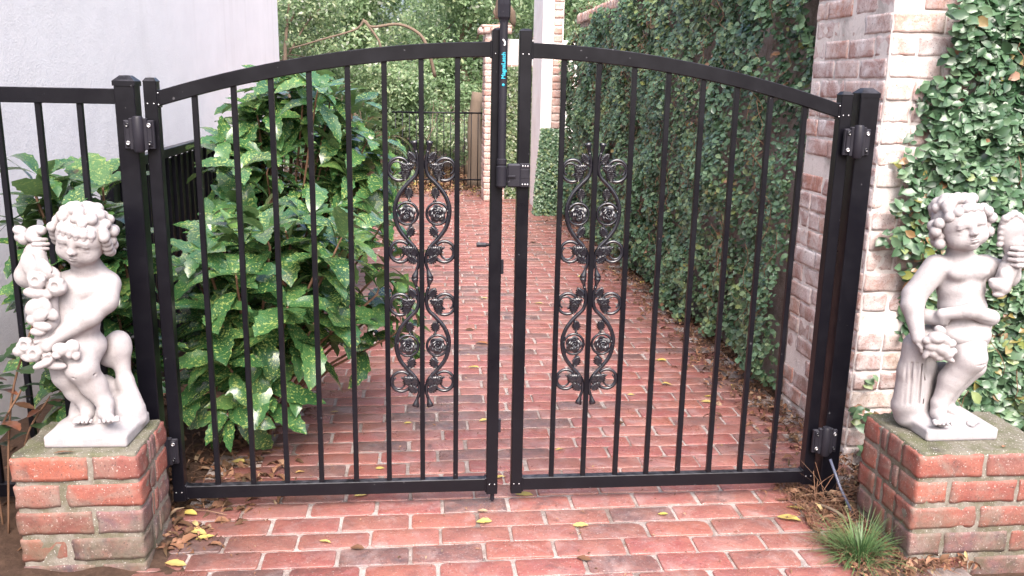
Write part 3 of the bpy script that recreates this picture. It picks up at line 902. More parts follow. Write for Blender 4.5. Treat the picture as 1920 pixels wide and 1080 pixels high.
# ------------------------------------------------------------------ spotted laurel shrubs
def big_leaf_mesh(P, axis, up, L, W, droop, V, F, T, tint, n=11):
    """toothed glossy pointed leaf"""
    a = axis.normalized(); side = a.cross(up)
    if side.length < 1e-4: side = a.orthogonal()
    side.normalize(); nrm = side.cross(a).normalized()
    b = len(V); p = Vector(P); d = a.copy()
    q = Matrix.Rotation(-droop / n, 3, side)
    wav = random.uniform(0, 6.28); tw = random.uniform(-.5, .5)
    for i in range(n + 1):
        t = i / n
        w = W * .5 * (math.sin(math.pi * t ** .85) ** .75 if 0 < t < 1 else 0) 
        if .35 < t < 1: w *= 1 + (.17 if i % 2 else -.06)
        w = max(w, .0012)
        s2 = (Matrix.Rotation(tw * t, 3, d) @ side); nn = s2.cross(d).normalized()
        f = .20 + .12 * math.sin(wav + t * 5)
        for (k, kk) in ((-1, 1), (-.5, .5), (0, 0), (.5, .5), (1, 1)):
            V.append(tuple(p + s2 * (w * k) + nn * (abs(k) * w * f) + d * (abs(k) * w * .12)))
        p = p + d * (L / n); d = (q @ d).normalized()
    for i in range(n):
        for k in range(4):
            o = b + i * 5 + k; F.append((o, o + 1, o + 6, o + 5)); T.append(tint)
def aucuba(label, base, whorls, LL=.15, group='spotted laurel shrubs beside the path'):
    t = thing('spotted_laurel', label, 'shrub', base, group=group)
    V = []; F = []; T = []; st = MB(); b0 = Vector(base)
    for (x, y, z, sc_) in whorls:
        P = Vector((x, y, z)); out = (P - b0); out.z = max(out.z * .9, .12); out.normalize()
        out = (out + Vector((random.gauss(0, .25), random.gauss(0, .25), .35))).normalized()
        st.tube([b0 + Vector((random.uniform(-.05, .05), random.uniform(-.05, .05), 0)), b0.lerp(P, .5) + Vector((0, 0, .06)), P - out * .06, P], [.008, .006, .0045, .003], 6)
        k0 = random.uniform(0, 6.28)
        for ring, (cnt, tilt, ls) in enumerate(((5, 64, 1.05), (3, 40, .75), (3, 88, 1.12))):
            for k in range(cnt):
                a = k0 + ring * .7 + 2 * math.pi * k / cnt + random.gauss(0, .22)
                e1 = out.orthogonal().normalized(); e2 = out.cross(e1)
                rad = e1 * math.cos(a) + e2 * math.sin(a)
                ti = R_(tilt + random.gauss(0, 13))
                ax = out * math.cos(ti) + rad * math.sin(ti)
                L = LL * sc_ * ls * random.uniform(.72, 1.2)
                start = P - out * (.035 * ring) + rad * .006
                big_leaf_mesh(start, ax, out, L, L * random.uniform(.32, .43), R_(random.uniform(10, 95)), V, F, T, min(1, max(0, random.gauss(.5, .22) + (.12 if ring == 1 else 0))))
    o = link('foliage', mesh_np(V, F, tint=T, smooth=True), M['aucuba'], t); rel(o, t)
    cb(st, 'stems', M['twig'], t, True)
    return t
def cloud(c, r, n, sc_=1., zmin=.08, shell=.5, faceto=(0.1, -1, .3)):
    out = []; f = Vector(faceto).normalized(); tries = 0
    while len(out) < n and tries < 5000:
        tries += 1
        v = Vector((random.gauss(0, 1), random.gauss(0, 1), random.gauss(0, 1))).normalized() * random.uniform(shell, 1)
        if v.dot(f) < -.35: continue
        p = (c[0] + v.x * r[0], c[1] + v.y * r[1], c[2] + v.z * r[2])
        if p[2] < zmin: continue
        if any((Vector(p) - Vector(o[:3])).length < .085 for o in out): continue
        out.append((*p, sc_ * random.uniform(.85, 1.15)))
    return out
aucuba('spotted shrub with arching leaves right behind the left gate leaf', (-.80, .62, 0),
    cloud((-.68, .62, .62), (.30, .30, .32), 30, 1., .30) + [(-.30, .60, .66, 1.), (-.34, .66, .42, .95), (-.72, .38, .30, 1.), (-.85, .34, .22, .9), (-.52, .45, .78, 1.), (-.36, .75, .52, 1.0), (-.86, .30, .62, 1), (-.78, .28, .75, 1), (-.84, .3, .44, 1), (-.62, .34, .62, 1), (-.74, .34, .52, 1), (-.9, .36, .82, .95), (-.7, .4, .88, .95), (-.44, .52, .84, .9), (-.94, .42, .56, 1), (-.98, .5, .74, 1), (-.93, .4, .34, 1), (-.24, .72, .58, .95), (-.26, .8, .74, .95), (-.30, .8, .86, .95), (-.22, .66, .46, .9)], .18)
aucuba('tallest spotted shrub, its top reaching the curved gate rail', (-.90, 1.95, 0),
    cloud((-.78, 1.95, 1.0), (.36, .42, .42), 46, 1.0) + [(-.72, 1.75, 1.40, 1), (-.95, 1.7, 1.28, 1), (-.60, 1.8, 1.34, 1), (-1.08, 1.6, 1.12, 1), (-.85, 1.8, 1.38, 1), (-.5, 1.9, 1.28, 1), (-1.12, 1.7, .98, 1), (-.42, 1.8, 1.12, 1), (-.36, 1.8, .94, 1), (-.40, 1.7, .76, 1), (-1.0, 1.4, .86, 1), (-1.1, 1.3, .72, 1), (-.95, 1.3, 1.02, 1), (-.62, 1.5, 1.38, 1)], .185)
aucuba('spotted shrub farthest back, narrowing the path beside the hedge', (-.80, 3.4, 0),
    cloud((-.76, 3.35, .78), (.36, .5, .52), 46, 1.0) + [(-.62, 3.3, 1.3, 1), (-.5, 3.3, 1.18, 1), (-.74, 3.3, 1.36, 1), (-.36, 3.2, 1.06, 1), (-.32, 3.1, .84, 1), (-.36, 3.0, .62, 1)], .175)
aucuba('spotted shrub growing behind the fixed fence and the garland statue', (-1.22, .30, 0),
    cloud((-1.24, .26, .62), (.14, .14, .46), 26, .95) + [(-1.30, .20, 1.02, 1), (-1.16, .18, 1.06, 1), (-1.24, .2, .9, 1.05), (-1.36, .2, .86, .9), (-1.12, .2, .82, .9), (-1.10, .3, .45, 1), (-1.35, .17, 1.10, 1), (-1.30, .15, .74, 1), (-1.14, .15, .66, 1), (-1.38, .22, .98, .9), (-1.2, .16, .96, 1), (-1.34, .2, .5, .9), (-1.42, .22, .94, 1), (-1.26, .14, .58, 1), (-1.16, .13, .36, .9), (-1.40, .2, .70, 1), (-1.22, .13, .82, 1.05)], .165)

# small dark-leaved shrub at far left
t = thing('holly_shrub', 'small dark shrub with copper young leaves at the left edge by the pedestal', 'shrub', (-1.42, -.15, 0))
V = []; F = []; T = []; st = MB()
for (bx, by, tx, ty, tz, cnt) in ((-1.42, -.14, -1.275, -.12, .72, 9), (-1.45, -.1, -1.38, -.14, .60, 11), (-1.45, -.18, -1.33, -.13, .50, 11), (-1.5, -.15, -1.44, -.12, .52, 9), (-1.4, -.1, -1.29, -.05, .44, 9)):
    a = Vector((bx, by, .0)); b = Vector((tx, ty, tz)); m = a.lerp(b, .55) + Vector((-.03, 0, .05))
    pts = bez([a, m, b], 12); st.tube(pts, [.0035] * (len(pts) - 1) + [.0015], 5)
    for k in range(cnt):
        p = pts[int(len(pts) * (.3 + .7 * k / cnt))] if k else pts[-1]
        an = k * 2.4; ax = Vector((math.cos(an), math.sin(an) * .8 - .2, random.uniform(-.1, .45)))
        tn = random.uniform(0, .6) if tz > .55 else random.choice((random.uniform(0, .6), random.uniform(.75, 1)))
        L = random.uniform(.045, .085); big_leaf_mesh(p, ax, Vector((0, 0, 1)), L, L * .48, R_(30), V, F, T, tn, 8)
rel(link('foliage', mesh_np(V, F, tint=T, smooth=True), M['holly'], t), t); cb(st, 'stems', M['twig'], t, True)

# ------------------------------------------------------------------ litter, needles, fallen leaves
def scatter(name, label, n, xf, yf, zf, lmin, lmax, cat='leaf litter', tintf=None, flatn=.45, mat='dead'):
    y = yf(n); x = xf(n, y); z = zf(x, y) + rng.uniform(0, .014, n)
    P = np.stack([x, y, z], 1); N = np.stack([rng.normal(0, flatn, n), rng.normal(0, flatn, n), np.ones(n)], 1)
    L = rng.uniform(lmin, lmax, n) * np.where(rng.random(n) < .3, .6, 1); W = L * rng.uniform(.25, .5, n)
    tint = rng.beta(1.6, 2.0, n) if tintf is None else tintf(n)
    V, F, T = leaves(P, N, L, W, tint, curl=.9, fold=.5)
    o = link(name, mesh_np(V, F, tint=T, smooth=True), M[mat]); return tag(o, label, cat, kind='stuff')
scatter('leaf_litter', 'brown dead leaves lying under the spotted shrubs', 5200,
    lambda n, y: -.80 - np.abs(rng.normal(0, .32, n)) + np.where(y < 1.4, rng.uniform(-.05, .22, n), rng.uniform(-.05, .06, n)), lambda n: rng.uniform(-.25, 8, n) ** 1.0, lambda x, y: bedz(x, y) + .004, .03, .075)
scatter('leaf_litter', 'brown dead leaves along the foot of the ivy-covered wall', 2600,
    lambda n, y: 1.52 - np.abs(rng.normal(0, .12, n)) - (y < 1.2) * .03, lambda n: rng.uniform(.0, 7, n), lambda x, y: .004 + x * 0 + np.clip(x - 1.35, 0, 1) * .12, .02, .055)
scatter('leaf_litter', 'mixed dead leaves heaped between the right gate post and pedestal', 900,
    lambda n, y: rng.uniform(1.13, 1.5, n), lambda n: rng.uniform(-.55, .12, n), lambda x, y: .006 + np.clip(x - 1.2, 0, .3) * .1, .018, .05, flatn=.6)
scatter('leaf_litter', 'orange brown leaf carpet where the path ends at the small gate', 6000,
    lambda n, y: rng.uniform(-1.3, 1.4, n), lambda n: 8.4 + 4 * rng.random(n) ** .7, lambda x, y: x * 0 + .005, .05, .10, tintf=lambda n: rng.uniform(.45, 1, n))
# pine needles
V = []; F = []; T = []
def needle(p, a, L, el, tint, w=.0011):
    d = Vector((math.cos(a) * math.cos(el), math.sin(a) * math.cos(el), math.sin(el))); s2 = Vector((-math.sin(a), math.cos(a), .3)) * w
    b = len(V); p = Vector(p); c = p + d * L * .5 + Vector((0, 0, .006)); e = p + d * L
    for q_ in (p, c, e): V.append(tuple(q_ - s2)); V.append(tuple(q_ + s2))
    F.append((b, b + 1, b + 3, b + 2)); F.append((b + 2, b + 3, b + 5, b + 4)); T.extend([tint] * 2)
for k in range(1500):
    if k < 500: x, y = random.uniform(1.12, 1.42), random.uniform(-.5, .15)
    elif k < 1200: y = random.uniform(0, 5); x = 1.50 - abs(random.gauss(0, .13))
    else: y = random.uniform(0, 3); x = -.8 - abs(random.gauss(0, .2))
    needle((x, y, random.uniform(.004, .025)), random.uniform(0, 6.28), random.uniform(.06, .16), random.uniform(-.05, .18), random.uniform(.4, .95))
for k in range(12):
    needle((random.uniform(1.205, 1.27), random.uniform(-.10, -.03), random.uniform(.01, .06)), random.uniform(0, 6.28), random.uniform(.08, .2), random.uniform(.2, 1.3), random.uniform(.5, .9), .0013)
o = link('pine_needles', mesh_np(V, F, tint=T), M['dead']); tag(o, 'rusty pine needles strewn beside the path edges', 'pine needles', kind='stuff')

def one_leaf(x, y, z, L, rot, tint, label, mat='yellow', group='fallen leaves on the brick path', w=.45, curl=60):
    V = []; F = []; T = []
    big_leaf_mesh((-L / 2, 0, 0), Vector((1, 0, .25)), Vector((0, 0, 1)), L, L * w, R_(curl * .6), V, F, T, tint, 7)
    V = [(a, b, max(c, .0008)) for a, b, c in V]
    o = link('fallen_leaf', mesh_np(V, F, tint=T, smooth=True), M[mat]); o.location = (x, y, z); o.rotation_euler = (0, 0, rot)
    return tag(o, label, 'leaf', group)
LF = [ # x, y, length, tint, mat, label
 (.053, -.13, .075, .05, 'yellow', None)]
import json
FALL = [
 (0.212, 0.064, 0.055, 0.1, 'yellow', 'large pale leaf curled on the path just below the meeting gate uprights'),
 (0.059, -0.119, 0.045, 0.2, 'yellow', 'pale yellow leaf with a green bit behind it, in the foreground centre'),
 (0.372, -0.164, 0.045, 0.6, 'yellow', None),
 (0.665, -0.105, 0.03, 0.0, 'yellow', None),
 (0.059, -0.045, 0.03, 0.9, 'dead', 'greenish crumpled leaf on the path in front of the latch upright'),
 (-0.355, 0.098, 0.045, 0.5, 'yellow', None),
 (-0.343, -0.262, 0.04, 0.35, 'dead', None),
 (-0.695, 0.933, 0.05, 0.1, 'yellow', 'curved yellow leaf at the soil edge under the shrubs'),
 (-0.526, 0.899, 0.03, 0.7, 'yellow', None),
 (-0.205, 0.754, 0.03, 0.1, 'yellow', None),
 (0.119, 0.767, 0.04, 0.3, 'yellow', None),
 (0.185, 1.91, 0.07, 1, 'yellow', 'orange brown curled leaf in the middle of the path beyond the gate'),
 (0.398, 0.444, 0.035, 0.1, 'yellow', None),
 (0.693, 0.708, 0.05, 0.2, 'dead', 'brown upturned leaf beyond the right gate leaf bars'),
 (0.138, 0.209, 0.04, 0.2, 'yellow', None),
 (1.112, 1.566, 0.05, 0.1, 'yellow', None),
 (1.037, 1.191, 0.05, 0.1, 'yellow', None),
 (1.157, 0.944, 0.045, 0.6, 'yellow', None),
 (1.192, 1.012, 0.04, 0.0, 'yellow', None),
 (0.827, 1.051, 0.03, 0.4, 'yellow', None),
 (1.137, -0.092, 0.055, 0.2, 'yellow', 'bright yellow leaf at the right end of the foreground bricks'),
 (1.083, -0.165, 0.07, 0.3, 'yellow', 'broad buff leaf beside the grass tuft'),
 (1.12, -0.032, 0.04, 0.5, 'dead', None),
 (-0.854, -0.131, 0.06, 0.6, 'yellow', 'yellow leaf standing by the left pedestal foot'),
 (-0.821, -0.167, 0.05, 0.3, 'yellow', None),
 (-0.911, -0.004, 0.05, 0.1, 'yellow', None),
 (-0.87, -0.32, 0.06, 0.7, 'yellow', 'brown spotted yellow leaf at the bottom left corner of the path'),
 (-0.831, 0.398, 0.05, 0.4, 'yellow', None),
 (-0.302, 0.311, 0.03, 0.2, 'yellow', None),
 (-0.591, 0.296, 0.03, 0.8, 'yellow', None),
 (-0.675, 1.439, 0.04, 0.4, 'dead', None),
 (0.128, 2.182, 0.05, 0.2, 'dead', None),
 (1.05, 3.624, 0.06, 0.5, 'yellow', None),
 (0.867, 5.108, 0.06, 0.3, 'dead', None),
 (0.258, 2.964, 0.06, 0.5, 'yellow', None),
 (-0.03, 4.027, 0.06, 0.1, 'dead', None),
 (-0.26, 2.975, 0.06, 0.2, 'dead', None),
 (0.619, 2.81, 0.05, 0.6, 'yellow', None),
 (0.347, -0.37, 0.04, 0.4, 'dead', None),
 (-0.445, -0.217, 0.035, 0.6, 'yellow', None),
 (0.114, 1.491, 0.05, 0.1, 'yellow', None),
 (0.872, 1.939, 0.05, 0.5, 'dead', None),
 (1.2, 2.391, 0.05, 0.3, 'dead', None),
 (-0.209, 5.53, 0.07, 0.3, 'dead', None),
 (0.611, 6.203, 0.07, 0.6, 'dead', None)]
for (x, y, L, tint, mat, lab) in FALL:
    one_leaf(x, y, .004, L * 1.15, random.uniform(-.5, .5) + random.choice((0, 3.14)), tint, lab or ('small pale yellow leaf lying flat on the red bricks' if mat == 'yellow' else 'small curled brown leaf lying on the red bricks'), mat,
        'fallen leaves on the brick path')
one_leaf(-1.145, -.335, .372, .055, .1, .45, 'rust brown leaf on the left pedestal against the statue base', 'dead', None, .3)
one_leaf(1.60, -.445, .374, .02, .6, .75, 'tiny pinkish leaf on the right pedestal top', 'dead', None)

# grass tuft
t = thing('grass_tuft', 'tuft of thin arching dark grass at the foot of the right pedestal', 'grass tuft', (1.20, -.42, 0))
V = []; F = []; T = []
for k in range(420):
    a = random.uniform(0, 6.28); r0 = abs(random.gauss(0, .03)); el = random.uniform(.35, 1.45); L = random.uniform(.07, .17)
    p = Vector((1.20 + r0 * math.cos(a), -.42 + r0 * math.sin(a), 0)); d = Vector((math.cos(a) * math.cos(el), math.sin(a) * math.cos(el), math.sin(el)))
    s2 = Vector((-math.sin(a), math.cos(a), 0)); b = len(V); n = 6; tn = random.random()
    for i in range(n + 1):
        w = .0016 * (1 - (i / n) ** 2 * .85)
        V.append(tuple(p - s2 * w)); V.append(tuple(p + s2 * w)); p = p + d * L / n; d = (d + Vector((0, 0, -.17 - .1 * (i / n)))).normalized()
        if p.z < .004: p.z = .004
    for i in range(n): F.append((b + i * 2, b + i * 2 + 1, b + i * 2 + 3, b + i * 2 + 2)); T.append(tn)
rel(link('blades', mesh_np(V, F, tint=T, smooth=True), M['grass'], t), t)
# steel rod against the post
mb = MB(); mb.tube([(1.262, -.052, .165), (1.285, -.10, .08), (1.312, -.150, .008)], .0048, 10)
o = mb.build('metal_rod', M['rod'], None, True); tag(o, 'thin dark metal rod slanting from the right post to the ground', 'rod')
mb = MB(); mb.tube(bez([(1.215, -.10, .02), (1.235, -.16, .03), (1.262, -.2, .02), (1.285, -.205, .012)], 12), .0055, 8)
o = mb.build('fallen_twig', M['bark'], None, True); tag(o, 'short curved bare twig lying left of the metal rod', 'twig')

# ------------------------------------------------------------------ far end of the path
# brick pier with cap
fp = thing('brick_pier', 'tall red brick pier with a corbelled cap at the far end of the path', 'pier', (.73, 8.2, 0))
B = Bricks()
brick_face(B, 8.0, -1, .60, .86, 0, 1.98, fixed_axis='y', seg=(4, 3, 3), ch=.075, r=.003, nz=.001, gap=.008)
brick_face(B, .60, -1, 8.0, 8.45, 0, 1.98, fixed_axis='x', seg=(4, 3, 3), ch=.075, r=.003, nz=.001, gap=.008)
rel(B.build('shaft', M['far_brick'], fp), fp)
cb(MB().box((.732, 8.24, 1.0), (.126, .235, 1.0), .004), 'mortar', M['white_mortar'], fp, False)
B = Bricks()
for k in range(4):
    B.add((.60 + k * .085 + .02, 8.0, 2.035), (.039, .06, .035), .006, .001, (2, 2, 2), rng.uniform(.3, 1)); B.add((.585, 8.03 + k * .085, 2.035), (.06, .039, .035), .006, .001, (2, 2, 2), rng.uniform(.3, 1))
B.add((.735, 8.24, 2.085), (.18, .28, .018), .006, .001, (6, 6, 2), .6)
rel(B.build('cap', M['far_brick'], fp), fp)
# white pillar
wp = thing('white_pillar', 'white painted pillar with an exposed red brick edge beyond the ivy', 'pillar', (1.27, 7.3, 0))
cb(MB().box((1.224, 7.5, 1.6), (.060, .42, 1.65), .006), 'painted_shaft', M['white_paint'], wp, False)
B = Bricks(); brick_face(B, 7.10, -1, 1.288, 1.40, 0, 3.2, fixed_axis='y', seg=(4, 3, 3), bl=.2, ch=.085, r=.003, nz=.001, gap=.008)
rel(B.build('brick_edge', M['far_brick'], wp), wp)
cb(MB().box((1.343, 7.525, 1.6), (.056, .42, 1.64), .004), 'core', M['white_mortar'], wp, False)
# white wall between
lw = thing('garden_wall', 'white painted low wall between the far pier and the white pillar', 'wall', (1.1, 8.9, 0))
cb(MB().box((1.6, 8.45, .98), (.74, .10, .98), .01), 'wall_body', M['white_paint'], lw, False)
B = Bricks(); brick_face(B, 8.345, -1, .86, 1.3, 1.60, 1.72, fixed_axis='y', seg=(3, 2, 2), bl=.2, ch=.06)
rel(B.build('brick_band', M['far_brick'], lw), lw)
# pale creeper over that low wall
t = thing('creeper', 'pale sunlit creeper hanging over the low white wall', 'creeper', (1.1, 8.8, 0))
n = 9000; x = rng.uniform(.78, 1.5, n); z = rng.uniform(.0, 1.62, n); y = 8.33 - rng.uniform(0, .12, n)
leaf_obj('foliage', np.stack([x, y, z], 1), np.stack([rng.normal(0, .5, n), -np.ones(n), rng.normal(.4, .4, n)], 1), rng.uniform(.03, .055, n), rng.uniform(.02, .035, n), np.clip(rng.normal(.72, .2, n), 0, 1), M['far_leaf'], t)
t = thing('creeper', 'mound of small ivy leaves around the foot of the white pillar', 'creeper', (1.25, 6.95, 0))
n = 5200; z = rng.uniform(0, .95, n) ** 1.2; x = 1.27 + rng.uniform(-.17, .3, n) * (1.1 - .5 * z); y = 7.03 - rng.uniform(0, .22, n) * (1.1 - z)
leaf_obj('foliage', np.stack([x, y, z], 1), np.stack([rng.normal(-.3, .5, n), -np.ones(n), rng.normal(.5, .4, n)], 1), rng.uniform(.025, .045, n), rng.uniform(.018, .03, n), np.clip(rng.normal(.6, .2, n), 0, .9), M['ivy'], t)
scatter('leaf_crumbs', 'tiny dry leaf crumbs and specks strewn over the bricks', 1500,
    lambda n, y: rng.uniform(-.85, 1.35, n), lambda n: -1 + 8 * rng.random(n) ** 1.4, lambda x, y: x * 0 + .001, .005, .017, tintf=lambda n: rng.uniform(.1, 1, n))
# finial figure on the pier
t = thing('stone_finial', 'small weathered stone bird figure standing on the far brick pier', 'finial', (.84, 8.2, 2.1))
mb = MB()
mb.lathe((.84, 8.2, 2.10), [(.001, 0), (.09, 0), (.085, .03), (.05, .05), (.04, .07)], 12)
mb.tube([(.84, 8.2, 2.15), (.82, 8.2, 2.24), (.80, 8.18, 2.34), (.78, 8.15, 2.42), (.76, 8.12, 2.45)], [.05, .085, .075, .045, .02], 12)
mb.tube([(.90, 8.2, 2.34), (.93, 8.22, 2.26), (.95, 8.24, 2.16), (.97, 8.26, 2.10)], [.02, .05, .04, .01], 10, .5)
mb.tube([(.76, 8.22, 2.34), (.74, 8.22, 2.26), (.75, 8.22, 2.18)], [.02, .04, .01], 10, .6)
cb(mb, 'figure', M['bark'], t, True)
# small far gate
fg = thing('iron_fence', 'small thin black iron gate closing the far end of the path', 'gate', (.3, 9.0, 0))
mb = MB(); mb.tube([(-.55, 9.0, 1.035), (.70, 9.0, 1.040)], .012, 6); cb(mb, 'top_rail', M['black'], fg, True)
mb = MB(); mb.tube([(-.55, 9.0, .16), (.70, 9.0, .16)], .010, 6); cb(mb, 'bottom_rail', M['black'], fg, True)
for k in range(14):
    mb = MB(); mb.tube([(-.5 + k * .0905, 9.0, .06), (-.5 + k * .0905, 9.0, 1.03)], .0065, 6); cb(mb, 'picket', M['black'], fg, True)
mb = MB(); mb.tube([(.70, 9.0, 0), (.70, 9.0, 1.08)], .022, 8); mb.lathe((.70, 9.0, 1.09), [(.001, -.03), (.026, -.015), (.03, 0), (.022, .02), (.001, .03)], 10); cb(mb, 'post', M['black'], fg, True)

# trees beyond
def leafcloud(centers, n, ls, tmean, zcut=-.05):
    P = []; 
    w = np.array([c[3] ** 2 for c in centers]); w = w / w.sum()
    idx = rng.choice(len(centers), n, p=w); C = np.array([c[:3] for c in centers])[idx]; R = np.array([c[3] for c in centers])[idx]
    v = rng.normal(size=(n, 3)); v /= np.linalg.norm(v, axis=1, keepdims=True); rad = R * rng.uniform(.45, 1.05, n) ** .7
    P = C + v * rad[:, None] * np.array([1, .8, .85])
    k = P[:, 2] > zcut; P = P[k]; v = v[k]; n = len(P)
    N = v * .5 + rng.normal(0, .5, (n, 3)) + np.array([0, -.3, .5])
    L = ls * rng.uniform(.6, 1.3, n)
    clump = fbm(P[:, 0], P[:, 2], 3.5, 41)
    tint = np.clip(tmean + .16 * clump + rng.normal(0, .2, n), 0, 1)
    return P, N, L, L * .5, tint
def tree(label, base, top, crown, n, ls, tmean, limbs=6, trunk_r=.08, name='tree', cat='tree', group=None):
    t = thing(name, label, cat, base, group=group)
    mb = MB(); b = Vector(base); tp = Vector(top)
    mb.tube(bez([b + Vector((0, 0, -.05)), b.lerp(tp, .35) + Vector((.06, 0, 0)), b.lerp(tp, .7) + Vector((-.05, 0, 0)), tp], 14), [trunk_r * (1 - .045 * k) for k in range(13)], 9)
    for k in range(limbs):
        c = crown[k % len(crown)]; s_ = b.lerp(tp, random.uniform(.35, .9)); e = Vector(c[:3]) + Vector((random.gauss(0, .2), random.gauss(0, .2), random.gauss(0, .2)))
        m = s_.lerp(e, .5) + Vector((random.gauss(0, .12), 0, random.uniform(0, .2)))
        pts = bez([s_, m, e], 10); mb.tube(pts, [trunk_r * .4 * (1 - .085 * q) for q in range(len(pts))], 6)
    cb(mb, 'trunk', M['bark'], t, True)
    P, N, L, W, T = leafcloud(crown, n, ls, tmean)
    leaf_obj('crown', P, N, L, W, T, M['far_leaf'], t)
    return t
def cr(x0, x1, y, z0, z1, k, r):
    return [(random.uniform(x0, x1), y + random.uniform(-.5, .6), random.uniform(z0, z1), r * random.uniform(.75, 1.25)) for _ in range(k)]
tree('leafy evergreen tree beyond the path behind the small iron gate', (.58, 11.2, 0), (.5, 11.5, 2.6), cr(-.2, 1.6, 11.6, 1.2, 3.0, 16, .5), 15000, .075, .5, trunk_r=.09)
tree('pale bushy tree in the middle distance beside the house corner', (-1.5, 12.4, 0), (-1.2, 12.6, 2.8), cr(-2.6, -.3, 12.2, 1.2, 3.4, 20, .55), 17000, .08, .62, trunk_r=.08)
tree('tree with yellow green leaves close to the white house corner', (-2.0, 9.6, 0), (-1.9, 9.6, 2.4), cr(-2.1, -1.45, 9.8, 1.5, 2.7, 8, .34), 5000, .06, .72, trunk_r=.04)
tree('dark dense tree filling the gap behind the far brick pier', (2.4, 13.5, 0), (2.2, 13.5, 3.0), cr(.9, 4.0, 13.5, 1.2, 3.6, 18, .7), 15000, .085, .5, trunk_r=.1)
tree('low evergreen hedge bush at the left end of the path', (-1.0, 10.4, 0), (-1.0, 10.4, 1.0), cr(-1.6, -.1, 10.6, .3, 1.6, 14, .38), 12000, .065, .48, name='bush', cat='bush', trunk_r=.03)
tree('small bush standing low in front of the small iron gate', (-.62, 8.5, 0), (-.62, 8.5, .25), cr(-.75, -.35, 8.45, .1, .32, 5, .16), 1800, .05, .6, name='bush', cat='bush', trunk_r=.012, limbs=3)
tree('rounded bush growing just behind the small iron gate', (-.1, 9.9, 0), (0, 9.9, .8), cr(-.4, .5, 10.2, .5, 1.4, 7, .28), 4500, .055, .55, name='bush', cat='bush', trunk_r=.02, limbs=4)
tree('tall backdrop tree far behind everything at the left', (-3.2, 15.5, 0), (-3.0, 15.5, 3.2), cr(-5, 0.2, 15.5, .6, 3.9, 26, .85), 20000, .10, .55, trunk_r=.12)
tree('tall backdrop tree far behind everything in the middle', (1.0, 16, 0), (1.2, 16, 3.2), cr(-.6, 4.8, 16, .6, 4.0, 26, .85), 20000, .10, .5, trunk_r=.12)
tb_ = thing('bare_tree', 'bare pale tree trunk standing behind the small iron gate', 'tree', (.62, 9.7, 0))
mb = MB(); mb.tube(bez([(.60, 9.7, -.03), (.60, 9.7, .4), (.57, 9.72, .8), (.62, 9.75, 1.3)], 12), [.13, .12, .115, .11, .105, .10, .10, .095, .09, .09, .085, .08, .08, .07, .07][:13], 12); cb(mb, 'trunk', M['bark'], tb_, True)
o = thing('bare_branch', 'long bare arching branch hanging in front of the far trees', 'branch', (-.7, 9, 2.0))
mb = MB(); pp = bez([(-1.85, 9.05, 1.80), (-1.45, 9, 1.92), (-1.0, 9, 2.06), (-.88, 9, 2.17), (-.78, 9, 2.10), (-.45, 9, 2.14), (-.2, 9, 2.04), (-.08, 9, 1.86), (.02, 9.1, 1.5)], 48)
mb.tube(pp, [.010 + .014 * i / (len(pp) - 1) for i in range(len(pp))], 7)
mb.tube(bez([(-.9, 9, 2.19), (-.76, 9, 2.02), (-.68, 9, 1.86), (-.66, 9.05, 1.5)], 14), .017, 6)
cb(mb, 'branch', M['bark'], o, True)

